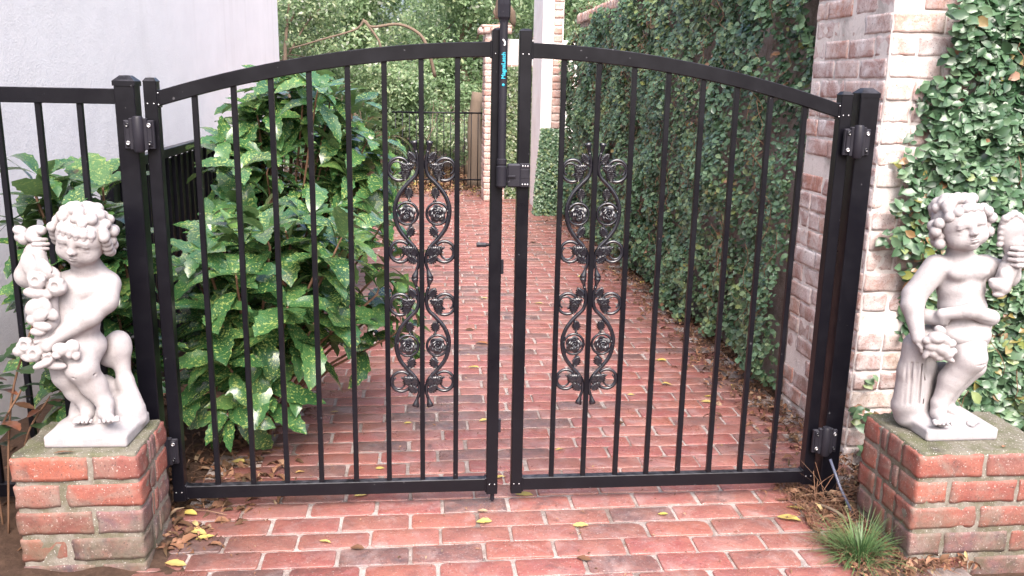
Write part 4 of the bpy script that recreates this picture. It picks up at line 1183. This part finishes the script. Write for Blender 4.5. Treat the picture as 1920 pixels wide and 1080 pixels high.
# ------------------------------------------------------------------ statues: implicit surfaces sampled on a grid
class SDF:
    def __init__(s, h=.0024): s.ops = []; s.h = h
    def sph(s, c, r, k=.008, sub=False): s.ell(c, (r, r, r), None, k, sub)
    def ell(s, c, r, rot=None, k=.008, sub=False):
        s.ops.append(('e', np.array(c, float), np.array(r, float), None if rot is None else np.array(rot), k, sub))
    def cap(s, a, b, ra, rb, k=.008, sub=False):
        s.ops.append(('c', np.array(a, float), np.array(b, float), ra, rb, k, sub))
    def box(s, c, hh, r=.004, k=.004, rotz=0, sub=False):
        s.ops.append(('b', np.array(c, float), np.array(hh, float), r, rotz, k, sub))
    def bounds(s, o):
        if o[0] == 'e': m = o[2].max(); return o[1] - m, o[1] + m
        if o[0] == 'c': m = max(o[3], o[4]); return np.minimum(o[1], o[2]) - m, np.maximum(o[1], o[2]) + m
        m = np.array([math.hypot(o[2][0], o[2][1])] * 2 + [o[2][2]]) + o[3]; return o[1] - m, o[1] + m
    def build(s, name, mat, parent):
        h = s.h; lo = np.min([s.bounds(o)[0] for o in s.ops if not o[-1]], 0) - 4 * h - .01; hi = np.max([s.bounds(o)[1] for o in s.ops if not o[-1]], 0) + 4 * h + .01
        N = np.ceil((hi - lo) / h).astype(int) + 1
        G = np.full(N, .05, np.float32)
        for o in s.ops:
            k = o[-2]; a, b = s.bounds(o); pad = k * 1.5 + 3 * h + .004
            i0 = np.maximum(((a - pad - lo) / h).astype(int), 0); i1 = np.minimum(((b + pad - lo) / h).astype(int) + 2, N)
            if (i1 <= i0).any(): continue
            xs = [lo[q] + h * np.arange(i0[q], i1[q]) for q in range(3)]
            X, Y, Z = np.meshgrid(*xs, indexing='ij')
            if o[0] == 'e':
                c, r, rot = o[1:4]; x, y, z = X - c[0], Y - c[1], Z - c[2]
                if rot is not None:
                    x, y, z = [rot[0][q] * x + rot[1][q] * y + rot[2][q] * z for q in range(3)]
                k0 = np.sqrt((x / r[0]) ** 2 + (y / r[1]) ** 2 + (z / r[2]) ** 2) + 1e-9
                k1 = np.sqrt((x / r[0] ** 2) ** 2 + (y / r[1] ** 2) ** 2 + (z / r[2] ** 2) ** 2) + 1e-9
                d = k0 * (k0 - 1) / k1
            elif o[0] == 'c':
                a_, b_, ra, rb = o[1:5]; ba = b_ - a_; L = (ba ** 2).sum() + 1e-12
                t = np.clip(((X - a_[0]) * ba[0] + (Y - a_[1]) * ba[1] + (Z - a_[2]) * ba[2]) / L, 0, 1)
                d = np.sqrt((X - a_[0] - ba[0] * t) ** 2 + (Y - a_[1] - ba[1] * t) ** 2 + (Z - a_[2] - ba[2] * t) ** 2) - (ra + (rb - ra) * t)
            else:
                c, hh, r, rz = o[1:5]; x, y, z = X - c[0], Y - c[1], Z - c[2]
                ca, sa = math.cos(rz), math.sin(rz); x, y = ca * x + sa * y, -sa * x + ca * y
                qx, qy, qz = np.abs(x) - hh[0] + r, np.abs(y) - hh[1] + r, np.abs(z) - hh[2] + r
                d = np.sqrt(np.maximum(qx, 0) ** 2 + np.maximum(qy, 0) ** 2 + np.maximum(qz, 0) ** 2) + np.minimum(np.maximum(qx, np.maximum(qy, qz)), 0) - r
            W = G[i0[0]:i1[0], i0[1]:i1[1], i0[2]:i1[2]]
            if o[-1]:
                hh_ = np.clip(.5 - .5 * (W + d) / k, 0, 1); nw = W * (1 - hh_) - d * hh_ + k * hh_ * (1 - hh_)
            else:
                hh_ = np.clip(.5 + .5 * (W - d) / k, 0, 1); nw = W * (1 - hh_) + d * hh_ - k * hh_ * (1 - hh_)
            G[i0[0]:i1[0], i0[1]:i1[1], i0[2]:i1[2]] = nw
        ins = G < 0
        c8 = np.zeros(N - 1, np.int8)
        for dx in (0, 1):
            for dy in (0, 1):
                for dz in (0, 1): c8 += ins[dx:N[0] - 1 + dx, dy:N[1] - 1 + dy, dz:N[2] - 1 + dz]
        act = np.argwhere((c8 > 0) & (c8 < 8)); n = len(act)
        acc = np.zeros((n, 3)); cnt = np.zeros(n)
        for ax in range(3):
            o1, o2 = [q for q in range(3) if q != ax]
            for a in (0, 1):
                for b in (0, 1):
                    p = act.copy(); p[:, o1] += a; p[:, o2] += b; q = p.copy(); q[:, ax] += 1
                    v0 = G[tuple(p.T)]; v1 = G[tuple(q.T)]; m = (v0 < 0) != (v1 < 0)
                    t = np.where(m, v0 / np.where(m, v0 - v1, 1), 0)
                    e = p.astype(float); e[:, ax] += t
                    acc[m] += e[m]; cnt[m] += 1
        V = acc / cnt[:, None] * h + lo
        idx = -np.ones(N - 1, np.int64); idx[tuple(act.T)] = np.arange(n)
        F = []
        for ax in range(3):
            o1, o2 = (ax + 1) % 3, (ax + 2) % 3
            sl0 = [slice(None)] * 3; sl1 = [slice(None)] * 3; sl0[ax] = slice(0, -1); sl1[ax] = slice(1, None)
            ch = ins[tuple(sl0)] != ins[tuple(sl1)]
            e = np.argwhere(ch); e = e[(e[:, o1] > 0) & (e[:, o2] > 0) & (e[:, o1] < N[o1] - 1) & (e[:, o2] < N[o2] - 1)]
            def cell(a, b): p = e.copy(); p[:, o1] -= a; p[:, o2] -= b; return idx[tuple(p.T)]
            q = np.stack([cell(1, 1), cell(0, 1), cell(0, 0), cell(1, 0)], 1)
            flip = ~ins[tuple(e.T)]
            q[flip] = q[flip][:, ::-1]; q = q[(q >= 0).all(1)]
            F.append(q)
        F = np.concatenate(F)
        return link(name, mesh_np(V, F, smooth=True), mat, parent)

class Stat:
    """maps design-sheet units (u right, v down, d metres away) to metres in the statue's own frame"""
    def __init__(s, x0, y0, k, lean, phi): s.x0, s.y0, s.k, s.lean, s.phi = x0, y0, k, lean, phi
    def P(s, x, y, d=0.):
        a = (x - s.x0 - s.lean * (y - s.y0)) * s.k
        c = ((s.y0 - y) * s.k - d * math.sin(s.phi)) / math.cos(s.phi)
        return np.array([a, d, c])
def head(S, C, R, yaw, pitch, roll):
    """child's head; frame: f forward (towards -y), r to picture right, u up"""
    m = Matrix.Rotation(yaw, 3, 'Z') @ Matrix.Rotation(pitch, 3, 'X') @ Matrix.Rotation(roll, 3, 'Y')
    def W(r, u, f): v = m @ Vector((r * R, -f * R, u * R)); return np.array(C) + np.array(v)
    rm = np.array(m)
    def E(p, rad, k=.004, sub=False, rr=0):
        mm = m @ Matrix.Rotation(rr, 3, 'Y')
        S.ell(W(*p), [q * R for q in (rad[0], rad[2], rad[1])], np.array(mm), k, sub)
    E((0, .12, -.12), (.93, .98, .98)); E((0, .22, .30), (.78, .66, .60), .02)
    E((0, -.35, .25), (.66, .55, .55), .02)
    for s_ in (-1, 1): E((s_ * .40, -.38, .46), (.37, .35, .34), .014)
    E((0, -.74, .52), (.24, .18, .24), .012)
    E((0, -.50, .70), (.26, .2, .18), .010)
    for s_ in (-1, 1):
        E((s_ * .36, .03, .90), (.19, .10, .12), .010, True)
        E((s_ * .355, .00, .735), (.155, .10, .12), .003)
        E((s_ * .36, .115, .80), (.21, .045, .10), .006, False, s_ * .12)
        E((s_ * .36, -.095, .775), (.17, .022, .06), .004)
        E((s_ * .33, .26, .84), (.20, .045, .05), .010, False, s_ * .15)
    E((0, .02, .86), (.085, .22, .12), .010); E((0, -.15, .99), (.125, .105, .125), .008)
    for s_ in (-1, 1): E((s_ * .11, -.185, .93), (.07, .06, .08), .005); E((s_ * .06, -.245, 1.0), (.028, .02, .03), .002, True)
    E((0, -.33, .90), (.03, .07, .05), .004, True)
    E((-.065, -.405, .885), (.10, .045, .075), .004); E((.065, -.405, .885), (.10, .045, .075), .004)
    E((0, -.50, .865), (.135, .055, .075), .004); E((0, -.452, .955), (.17, .012, .05), .002, True)
    E((0, -.60, .83), (.15, .03, .05), .005, True)
    for s_ in (-1, 1): E((s_ * .90, -.05, -.02), (.10, .19, .14), .006)
    return W, R
def toes(S, c, dirv, n, r, side):
    d = Vector(dirv).normalized(); sd = Vector(side)
    for i in range(n):
        o = (i - (n - 1) / 2) * r * 1.75; rr = r * (1.25 if i == 0 else 1 - .07 * i)
        a = Vector(c) + sd * o; S.cap(a, a + d * r * 1.6, rr, rr * .85, .0012)
def fingers(S, base, dirs, r, side, n=4, L=.03, curl=(0, 0, -1)):
    d = Vector(dirs).normalized(); sd = Vector(side).normalized(); cu = Vector(curl)
    for i in range(n):
        a = Vector(base) + sd * ((i - (n - 1) / 2) * r * 1.9); ll = L * (1, 1.12, 1.05, .8)[i % 4]
        b = a + d * ll * .5; c = b + (d * .4 + cu).normalized() * ll * .5
        S.cap(a, b, r, r * .95, .0016); S.cap(b, c, r * .95, r * .75, .0012)
STATUES_BEGIN = 1
# ---- statue with garland (left)
LS = thing('cherub_statue', 'pale stone cherub statue with bowed head holding a garland, on the left pedestal', 'statue', (-1.1, -.195, .366), rotz=0.0)
u = Stat(352, 985, 1 / 1372., .072, R_(15.6)); P = u.P
S = SDF(.0022)
def C(S, a, b, ra, rb, k=.012, sub=False):   # radii in sheet units
    S.cap(P(*a), P(*b), ra * u.k, rb * u.k, k, sub)
def Sp(S, a, r, k=.008, sub=False): S.sph(P(*a), r * u.k, k, sub)
def El(S, a, r, k=.008, sub=False, rz=0):
    S.ell(P(*a), [q * u.k for q in r], np.array(Matrix.Rotation(rz, 3, 'Y')), k, sub)
# torso
El(S, (288, 395, -.005), (112, 78, 80), .02); El(S, (265, 450, -.01), (112, 82, 90), .02); El(S, (250, 530, -.015), (118, 92, 85), .02)
El(S, (260, 615, -.005), (128, 92, 78), .02); C(S, (325, 330, 0), (318, 300, -.01), 62, 55)
El(S, (330, 400, -.045), (45, 28, 30), .015); El(S, (240, 385, -.045), (42, 28, 30), .015)
# picture-left arm: raised
C(S, (190, 375, .0), (104, 345, -.01), 50, 47); C(S, (104, 340, -.01), (138, 262, -.035), 46, 33); Sp(S, (150, 245, -.04), 30, .01)
fingers(S, P(158, 240, -.06), (1, -.15, .05), .0068, (0, 0, -1), 4, .036, (.2, .8, -.1))
# picture-right arm: down across the body
C(S, (385, 378, .0), (392, 440, -.025), 58, 50, .02); C(S, (392, 440, -.025), (350, 500, -.055), 48, 44); C(S, (350, 500, -.055), (235, 590, -.085), 43, 30); Sp(S, (215, 612, -.088), 33, .012)
fingers(S, P(200, 625, -.098), (-.75, -.1, -.45), .0072, (.5, 0, -.85), 4, .034, (0, .5, -.8))
C(S, (215, 590, -.10), (180, 600, -.105), 11, 9, .004)
# legs
C(S, (300, 640, -.02), (318, 700, -.055), 74, 62, .02); C(S, (318, 705, -.055), (352, 775, -.035), 56, 49); C(S, (352, 775, -.035), (395, 852, -.035), 48, 31); C(S, (395, 850, -.035), (402, 885, -.04), 31, 27)
C(S, (396, 890, -.045), (428, 905, -.075), 26, 22); toes(S, P(432, 908, -.088), (.35, -.9, -.15), 5, .0066, (-.95, -.35, 0))
El(S, (392, 838, -.035), (33, 33, 6), .004, True) if False else None
C(S, (225, 640, .0), (240, 735, -.02), 76, 52, .02); C(S, (240, 735, -.02), (268, 800, -.005), 50, 42); C(S, (268, 800, -.005), (308, 862, .0), 40, 27)
C(S, (308, 865, -.002), (318, 895, -.012), 27, 24); C(S, (315, 895, -.015), (322, 912, -.045), 24, 21); toes(S, P(322, 915, -.055), (-.05, -1, -.15), 5, .0062, (1, 0, 0))
# creases
for a, b in (((372, 842, -.072), (420, 848, -.066)), ((285, 850, -.03), (335, 852, -.03)), ((300, 742, -.098), (380, 728, -.07))): C(S, a, b, 3.5, 3.5, .003, True)
Sp(S, (235, 545, -.087), 4, .004, True)
hc = P(322, 205, -.035)
Wd, HR = head(S, hc, .0735, R_(-7), R_(14), R_(12))
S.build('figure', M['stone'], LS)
H = SDF(.0022)
def curls(H, W, R, lst, k=.003):
    for (r, uu, f, s_) in lst: H.sph(W(r, uu, f), s_ * R, k)
H.ell(Wd(0, .26, -.22), [.97 * HR, .95 * HR, .90 * HR], np.eye(3), .01)
fr = [(-.52, .56, .62, .17), (-.30, .60, .74, .17), (-.08, .60, .80, .165), (.14, .56, .80, .17), (.36, .54, .72, .17), (.56, .5, .58, .18)]
curls(H, Wd, HR, fr)
for (r, uu, f, s_) in fr:   # drooping lock ends
    H.cap(Wd(r, uu + .10, f - .04), Wd(r * 1.06, uu - .15, f + .06), .15 * HR, .10 * HR, .0022)
rs = random.Random(5)
for k in range(46):
    a = rs.uniform(-math.pi, math.pi); e = rs.uniform(.0, 1.25)
    r_, f_ = math.sin(a) * math.cos(e), math.cos(a) * math.cos(e); uu = math.sin(e) * .98 + .22
    if f_ > .45 and uu < .75: continue
    H.sph(Wd(r_ * 1.02, uu, f_ * .98 - .15), rs.uniform(.17, .24) * HR, .005)
for s_ in (-1, 1):
    for (uu, f, q) in ((.42, .38, .2), (.18, .22, .21), (-.05, .12, .22), (-.28, .0, .22), (-.42, -.2, .2), (.05, -.2, .22), (-.2, -.35, .22)):
        H.sph(Wd(s_ * .96, uu, f), q * HR, .0022)
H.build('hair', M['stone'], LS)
Gd = SDF(.0022)
def pet(x, y, d, w, hh, rz, k=.003): El(Gd, (x, y, d - .016), (w * 1.15, 16, hh * 1.1), k, False, rz); C(Gd, (x - hh * .8 * math.sin(rz), y - hh * .8 * math.cos(rz), d - .029), (x + hh * .8 * math.sin(rz), y + hh * .8 * math.cos(rz), d - .029), 2.5, 2.5, .002, True)
for a in ((95, 178, -.035, 28, 20, .4), (110, 208, -.04, 24, 24, 0), (160, 175, -.045, 34, 18, -.1), (150, 200, -.05, 30, 26, .3), (85, 200, -.03, 14, 18, 0), (182, 182, -.05, 16, 14, 0)): El(Gd, (a[0], a[1], a[2]), (a[3], 22, a[4]), .005, False, a[5])
C(Gd, (165, 270, -.06), (200, 400, -.068), 34, 40); C(Gd, (200, 400, -.070), (215, 520, -.078), 44, 38); C(Gd, (215, 520, -.078), (190, 620, -.085), 36, 34)
for a in ((160, 312, -.078, 26, 46, -.2), (205, 325, -.07, 26, 44, -.5), (235, 340, -.06, 18, 30, -.7), (175, 355, -.08, 22, 24, .2)): pet(*a)
def flower(x, y, d, r):
    Sp(Gd, (x, y, d), r, .003)
    for k in range(5): an = k * 1.256 + x; Sp(Gd, (x + math.cos(an) * r * .62, y + math.sin(an) * r * .62, d - .008), r * .42, .002)
    Sp(Gd, (x, y, d - r * u.k * .95), r * .42, .003, True)
flower(192, 372, -.102, 33); flower(258, 392, -.095, 36); pet(185, 415, -.095, 36, 20, .1); pet(225, 420, -.09, 20, 18, 0)
for a in ((180, 470, -.098, 24, 34, .6), (220, 462, -.095, 20, 34, -.3), (205, 500, -.10, 30, 22, -.4), (240, 495, -.09, 20, 26, -.7), (175, 515, -.098, 18, 20, 0), (212, 540, -.10, 30, 18, .2), (195, 560, -.098, 26, 16, 0)): pet(*a)
flower(140, 612, -.095, 32); flower(172, 645, -.098, 30); flower(225, 662, -.10, 24)
for a in ((118, 635, -.09, 20, 18, 0), (205, 685, -.095, 34, 14, -.4), (150, 660, -.09, 24, 14, .3), (275, 628, -.098, 28, 24, 0), (312, 618, -.088, 24, 26, .4), (300, 645, -.092, 12, 20, -.2), (325, 652, -.085, 14, 20, .2), (260, 650, -.098, 16, 14, 0), (240, 690, -.08, 40, 16, .1)): pet(*a)
El(Gd, (215, 670, -.04), (75, 60, 26), .01)
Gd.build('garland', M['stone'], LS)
K = SDF(.0026)
El(K, (408, 615, .05), (50, 50, 58), .02); El(K, (370, 650, .05), (50, 40, 60), .02); C(K, (415, 650, .05), (432, 770, .045), 38, 26, .02); C(K, (440, 770, .045), (470, 880, .035), 30, 48, .02); C(K, (260, 800, .04), (255, 890, .045), 26, 42, .02)
C(K, (425, 745, .02), (462, 752, .02), 5, 5, .003, True)
C(K, (340, 800, .06), (350, 900, .06), 60, 70, .03)
C(K, (420, 880, .02), (505, 925, .03), 40, 22, .03); C(K, (330, 905, .0), (300, 925, -.02), 30, 30, .03)
K.ell((0, .01, .034), (.112, .092, .024), None, .015); K.box((.0, .0, .019), (.116, .100, .019), .008, .012, rotz=-.03)
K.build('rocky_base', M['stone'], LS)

# ---- seated-on-stump statue (right)
RS = thing('cherub_statue', 'pale stone cherub statue leaning on a stump and raising a sheaf, on the right pedestal', 'statue', (1.49, -.29, .369), rotz=0.0)
u = Stat(430, 960, 1 / 1270., -.093, R_(16)); P = u.P
RV = R_(-22)
S = SDF(.0022)
El(S, (485, 330, .0), (98, 70, 72), .02); El(S, (485, 400, -.005), (92, 72, 75), .02); El(S, (490, 470, -.01), (92, 78, 62), .02); El(S, (495, 560, .0), (110, 85, 72), .02)
C(S, (480, 300, .0), (472, 255, -.005), 52, 46); El(S, (440, 345, -.045), (42, 26, 30), .014); El(S, (520, 340, -.045), (42, 26, 30), .014)
# picture-left arm down to stump
C(S, (385, 320, .0), (300, 425, .0), 50, 44, .016); C(S, (300, 425, .0), (285, 465, -.012), 43, 41); C(S, (285, 465, -.012), (282, 565, -.045), 40, 27); Sp(S, (284, 592, -.055), 28, .01)
fingers(S, P(295, 600, -.066), (.55, -.25, -.7), .0070, (-.8, 0, -.5), 4, .034, (.2, .3, -.9))
# picture-right arm raised
C(S, (580, 318, .0), (672, 352, -.005), 48, 46, .016); C(S, (672, 350, -.005), (650, 305, -.05), 44, 34); Sp(S, (640, 296, -.06), 34, .01)
fingers(S, P(655, 293, -.088), (-1, -.2, .05), .0085, (0, 0, -1), 4, .04, (-.3, .8, 0))
# legs
C(S, (500, 590, -.02), (482, 668, -.07), 76, 60, .02); C(S, (482, 668, -.07), (432, 755, -.045), 57, 47); C(S, (432, 755, -.045), (392, 845, -.04), 46, 30); C(S, (390, 850, -.04), (385, 885, -.045), 30, 28)
C(S, (383, 890, -.045), (365, 915, -.085), 27, 23); toes(S, P(360, 918, -.10), (-.35, -.9, -.1), 5, .0068, (.95, -.3, 0))
C(S, (540, 600, .01), (535, 700, -.02), 60, 50, .02); C(S, (535, 705, -.02), (470, 800, .0), 47, 36); C(S, (470, 800, .0), (448, 868, .0), 34, 27)
C(S, (450, 875, -.005), (500, 918, -.05), 27, 22, .012); toes(S, P(512, 925, -.062), (.55, -.8, -.12), 5, .0066, (.8, .55, 0))
for a, b in (((365, 848, -.075), (420, 850, -.07)), ((425, 862, -.03), (480, 858, -.03)), ((470, 700, -.12), (520, 690, -.11))): C(S, a, b, 3.5, 3.5, .003, True)
Sp(S, (488, 455, -.072), 4, .004, True)
hc = P(464, 172, -.015)
Wd, HR = head(S, hc, .0745, R_(-4), R_(-4), R_(-15))
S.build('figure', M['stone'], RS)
H = SDF(.0022)
H.ell(Wd(0, .28, -.25), [.95 * HR, .92 * HR, .86 * HR], np.eye(3), .01)
fr = [(-.62, .60, .50, .22), (-.34, .72, .62, .21), (-.05, .80, .66, .20), (.22, .74, .64, .2), (.50, .66, .5, .22)]
curls(H, Wd, HR, fr)
rs = random.Random(9)
for k in range(34):
    a = rs.uniform(-math.pi, math.pi); e = rs.uniform(.1, 1.25)
    r_, f_ = math.sin(a) * math.cos(e), math.cos(a) * math.cos(e); uu = math.sin(e) * .98 + .25
    if f_ > .4 and uu < .85: continue
    H.sph(Wd(r_ * 1.05, uu, f_ * .95 - .15), rs.uniform(.2, .3) * HR, .0045)
for s_ in (-1, 1):
    for (r_, uu, f, q) in ((.98, .42, .30, .23), (1.14, .12, .22, .23), (.94, -.12, .10, .2), (1.0, -.42, .12, .23), (.96, -.1, -.25, .24), (.9, -.4, -.3, .25), (1.02, .3, -.1, .25)):
        H.sph(Wd(s_ * r_, uu, f), q * HR, .0022)
H.build('hair', M['stone'], RS)
Dp = SDF(.0024)
C(Dp, (385, 500, -.04), (470, 490, -.075), 22, 27); C(Dp, (470, 490, -.075), (575, 515, -.05), 27, 32); El(Dp, (492, 575, -.02), (104, 84, 56), .02); El(Dp, (600, 545, .02), (38, 40, 70), .02); C(Dp, (560, 470, .02), (618, 520, .03), 30, 26, .015); C(Dp, (618, 520, .03), (590, 610, .03), 26, 20, .015)
C(Dp, (395, 520, -.03), (350, 505, .02), 26, 32, .015); El(Dp, (545, 600, -.04), (30, 30, 70), .01, False, .1)
for (a, b) in (((400, 545, -.085), (560, 560, -.085)), ((430, 600, -.098), (560, 592, -.098)), ((410, 570, -.09), (500, 630, -.105)), ((400, 512, -.085), (590, 545, -.075))): C(Dp, a, b, 4, 4, .005, True)
Dp.build('drapery', M['stone'], RS)
T_ = SDF(.0022)
El(T_, (634, 188, -.05), (50, 32, 68), .01); C(T_, (640, 240, -.055), (640, 300, -.062), 34, 24); C(T_, (625, 330, -.06), (590, 400, -.07), 34, 30); El(T_, (568, 392, -.078), (34, 22, 24), .006, False, .3); El(T_, (600, 375, -.075), (22, 20, 46), .005, False, -.4)
for k in range(5): C(T_, (600 + k * 17, 135 + abs(k - 2) * 8, -.084), (618 + k * 9, 250, -.084), 4, 4, .004, True)
for k in range(5):
    for sx, xx in ((-1, 588), (1, 682)): Sp(T_, (xx + (4 - k) * -sx * 2, 160 + k * 20, -.055), 12, .003)
for k in range(5): Sp(T_, (600 + k * 17, 130 + abs(k - 2) * 9, -.06), 15, .003)
C(T_, (600, 278, -.088), (665, 282, -.088), 3, 3, .003, True); C(T_, (570, 405, -.098), (600, 370, -.098), 4, 4, .004, True); C(T_, (590, 415, -.098), (615, 375, -.095), 4, 4, .004, True)
C(T_, (580, 415, -.07), (612, 412, -.07), 16, 12); El(T_, (552, 378, -.078), (20, 14, 12), .003); El(T_, (575, 428, -.078), (24, 14, 12), .003)
T_.build('sheaf', M['stone'], RS)
K = SDF(.0025)
C(K, (318, 620, .0), (300, 720, .005), 52, 44, .02); C(K, (300, 720, .005), (290, 850, .01), 44, 50, .02); C(K, (380, 700, .04), (360, 880, .04), 52, 62, .02); El(K, (395, 600, .03), (80, 70, 60), .02)
C(K, (480, 740, .06), (440, 890, .05), 50, 60, .02); C(K, (330, 760, .02), (330, 880, .02), 60, 60, .02)
for k in range(5): C(K, (262 + k * 19, 690, -.033 + .006 * abs(k - 2)), (254 + k * 20, 850, -.034 + .006 * abs(k - 2)), 5, 5, .004, True)
for k, (x, y, r) in enumerate(((330, 590, 34), (362, 600, 30), (318, 622, 30), (350, 634, 36), (385, 612, 26), (325, 650, 26), (372, 650, 30), (345, 562, 24), (300, 600, 22), (398, 640, 18), (345, 664, 22))):
    El(K, (x, y, -.085 + .003 * (k % 3)), (r, r * .8, r * .72), .004, False, .5 * (k % 2))
for a in ((378, 668, -.085, 34, 12, .5), (300, 645, -.075, 12, 28, .3)): El(K, (a[0], a[1], a[2]), (a[3], 16, a[4]), .004, False, a[5])
K.ell((-.005, .01, .036), (.112, .092, .032), None, .015); C(K, (285, 870, .02), (300, 905, .02), 40, 44, .02); C(K, (450, 870, .03), (520, 925, .0), 42, 22, .03); K.box((.012, .0, .02), (.116, .100, .020), .008, .012)
K.build('rocky_base', M['stone'], RS)
STATUES_END = 1

# ------------------------------------------------------------------ camera, light, world
f_, pi_, ro_, ya_, H_, D0, cx_ = 1633.6, .2283, .0199, .1034, 1.404, 2.7327, -.1357
fw = Vector((math.sin(ya_) * math.cos(pi_), math.cos(ya_) * math.cos(pi_), -math.sin(pi_)))
r0 = Vector((math.cos(ya_), -math.sin(ya_), 0)); u0 = r0.cross(fw)
Rv = math.cos(ro_) * r0 + math.sin(ro_) * u0; Uv = -math.sin(ro_) * r0 + math.cos(ro_) * u0
cam = bpy.data.cameras.new('camera'); co = bpy.data.objects.new('camera', cam); COL.objects.link(co)
co.matrix_world = Matrix(((Rv.x, Uv.x, -fw.x, cx_), (Rv.y, Uv.y, -fw.y, -D0), (Rv.z, Uv.z, -fw.z, H_), (0, 0, 0, 1)))
cam.sensor_width = 36; cam.lens = f_ / 1920 * 36; cam.clip_end = 2000; cam.clip_start = .05
sc.camera = co

SUN_EL, SUN_AZ = R_(50), R_(174)      # azimuth: direction the light comes from, clockwise from +y
w = bpy.data.worlds.new('World'); sc.world = w; w.use_nodes = True
sky = w.node_tree.nodes.new('ShaderNodeTexSky'); sky.sky_type = 'NISHITA'; sky.sun_disc = False
sky.sun_elevation = SUN_EL; sky.sun_rotation = SUN_AZ; sky.air_density = 1.0; sky.dust_density = 7.5; sky.ozone_density = 2.2
bg = w.node_tree.nodes['Background']; bg.inputs['Strength'].default_value = .47
w.node_tree.links.new(sky.outputs[0], bg.inputs['Color'])
sl = bpy.data.lights.new('sun', 'SUN'); sl.energy = 3.2; sl.angle = R_(40); sl.color = (1, .975, .985)
so = bpy.data.objects.new('sun', sl); COL.objects.link(so)
d = Vector((math.sin(SUN_AZ) * math.cos(SUN_EL), math.cos(SUN_AZ) * math.cos(SUN_EL), math.sin(SUN_EL)))
so.rotation_euler = d.to_track_quat('Z', 'Y').to_euler()
so.location = (0, -2, 6)
sc.render.engine = 'CYCLES'
sc.view_settings.view_transform = 'Standard'; sc.view_settings.look = 'None'; sc.view_settings.exposure = 0
sc.render.resolution_x = 1024; sc.render.resolution_y = 576
